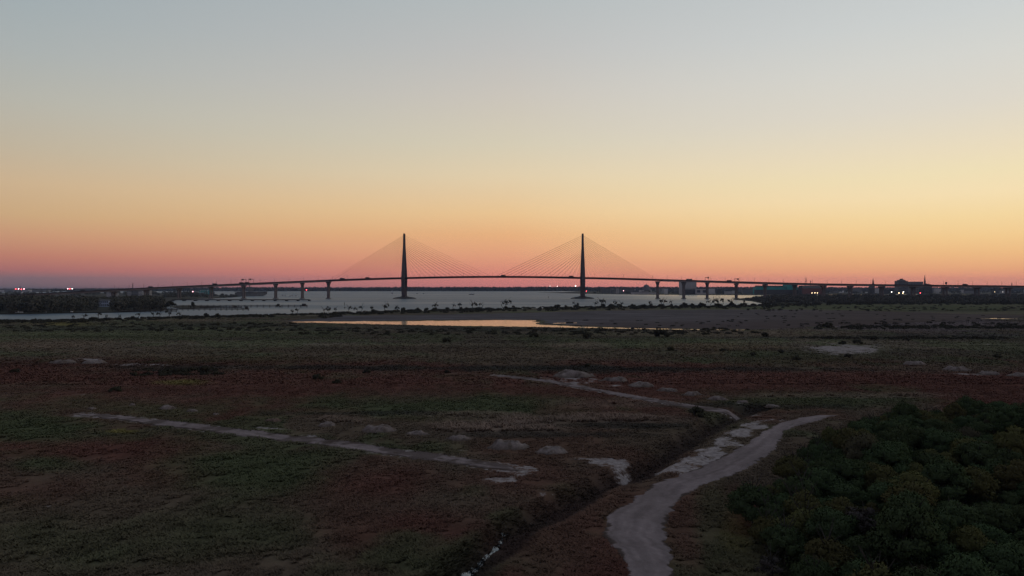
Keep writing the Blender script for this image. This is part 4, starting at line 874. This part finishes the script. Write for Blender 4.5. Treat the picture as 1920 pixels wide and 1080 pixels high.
# ------------------------------------------------------------------ the wood beside the road
KINDS = [('leaf', 'dark green'), ('olive', 'olive green'), ('russet', 'brownish green')]
FORM = [(2.7, 3.0), (3.2, 2.3), (2.3, 3.4), (2.9, 2.6)]
CR = {k: [crown('crown', 1000+37*i+j, *FORM[(j+i) % 4], 46, 330, .125, M[k]) for j in range(4 if k == 'leaf' else 3)] for i, (k, _) in enumerate(KINDS)}
CR['bare'] = [crown('crown', 1300, 2.4, 2.4, 14, 120, .14, M['bare'])]
WT = [trunk_mesh('trunk', 40+k, 4.6, .2, M['bark'], 7, .5) for k in range(3)]
def tree(x, y, s, kind, label, group, hs=1.0):
    z = float(height(np.array(x), np.array(y)))
    edge = float(poly_dist(np.array(x), np.array(y), WOOD[:11])) < 5.5
    e = empty('broadleaf_tree', (x, y, z), label, 'tree', group, R.uniform(0, 6.28)); e.scale = (s, s, s*hs)
    link('trunk', R.choice(WT), e); link('crown', R.choice(CR[kind]), e, (0, 0, 2.7 if edge else 4.3)); return e
placed = []
def free(x, y, d): return all((x-a)**2+(y-b)**2 > d*d for a, b in placed)
special = [(28.5, 80.5, 1.05, 'leaf', 'broad dark tree bulging towards the road bend at the corner of the wood'), (43.0, 74, 1.12, 'olive', 'tall olive yellow tree in the middle of the wood'), (46, 78, 1.1, 'olive', 'paler olive tree behind the tall olive tree in the middle of the wood'), (36.5, 71, .95, 'bare', 'grey brown half bare tree in the middle of the wood'), (24.5, 64.5, .62, 'bare', 'pale grey shrub at the foot of the wood near the track verge'), (39.5, 96, 1.0, 'olive', 'olive tree at the wood edge where the road narrows')]
for x, y, s, k, lb in special: placed.append((x, y)); tree(x, y, s, k, lb, None)
tries = 0
while tries < 9000 and len(placed) < 290:
    tries += 1; y = R.uniform(45, 143); x = R.uniform(20, min(128, .80*y+12))
    if not bool(inside(np.array(x), np.array(y), WOOD)) or not free(x, y, 3.2): continue
    placed.append((x, y)); de = float(poly_dist(np.array(x), np.array(y), WOOD[:11])); k = R.choices(['leaf','olive','russet'], [.66,.27,.07])[0]; nm = dict(KINDS)[k]
    zone = 'along the edge of the wood facing the road' if de < 5 and y < 125 else 'along the far edge of the wood' if de < 8 else 'inside the dense wood'
    s = R.choice([R.uniform(.55, .8), R.uniform(.75, 1.0), R.uniform(.8, 1.1)])*(.8 if de < 3 else 1.0)
    tree(x, y, s, k, f'{nm} broadleaf tree {zone}', f'{nm} trees {zone}', R.uniform(.8, 1.25))
# low growth along the wood's foot
pts, hs = [], []
for k in range(900):
    y = R.uniform(44, 146); x = R.uniform(18, .8*y+12)
    if inside(np.array(x), np.array(y), WOOD): pts.append((x, y, 1.9)); hs.append(R.uniform(1.2, 2.4) + min(1.6, .5*float(poly_dist(np.array(x), np.array(y), WOOD[:11]))))
forest('wood_undergrowth', pts, hs, 1.9, 200, .16, 707, 'dark undergrowth filling the gaps and the foot of the wood', 'leaf')

# ------------------------------------------------------------------ air
def hz(t, b):
    v = t.nodes.new('ShaderNodeVolumePrincipled'); v.inputs['Color'].default_value = (.52, .67, 1, 1); v.inputs['Density'].default_value = HAZE; v.inputs['Anisotropy'].default_value = 0
    o = next(n for n in t.nodes if n.type == 'OUTPUT_MATERIAL')
    for l in list(o.inputs['Surface'].links): t.links.remove(l)
    t.nodes.remove(b); t.links.new(v.outputs[0], o.inputs['Volume'])
hm = material('air', hz)
tag(MB().box(-15500, 15500, -600, 15000, -2.8, 230).build('haze', hm), 'thin dusk haze over the marsh, river and far shore', None, None, 'stuff')
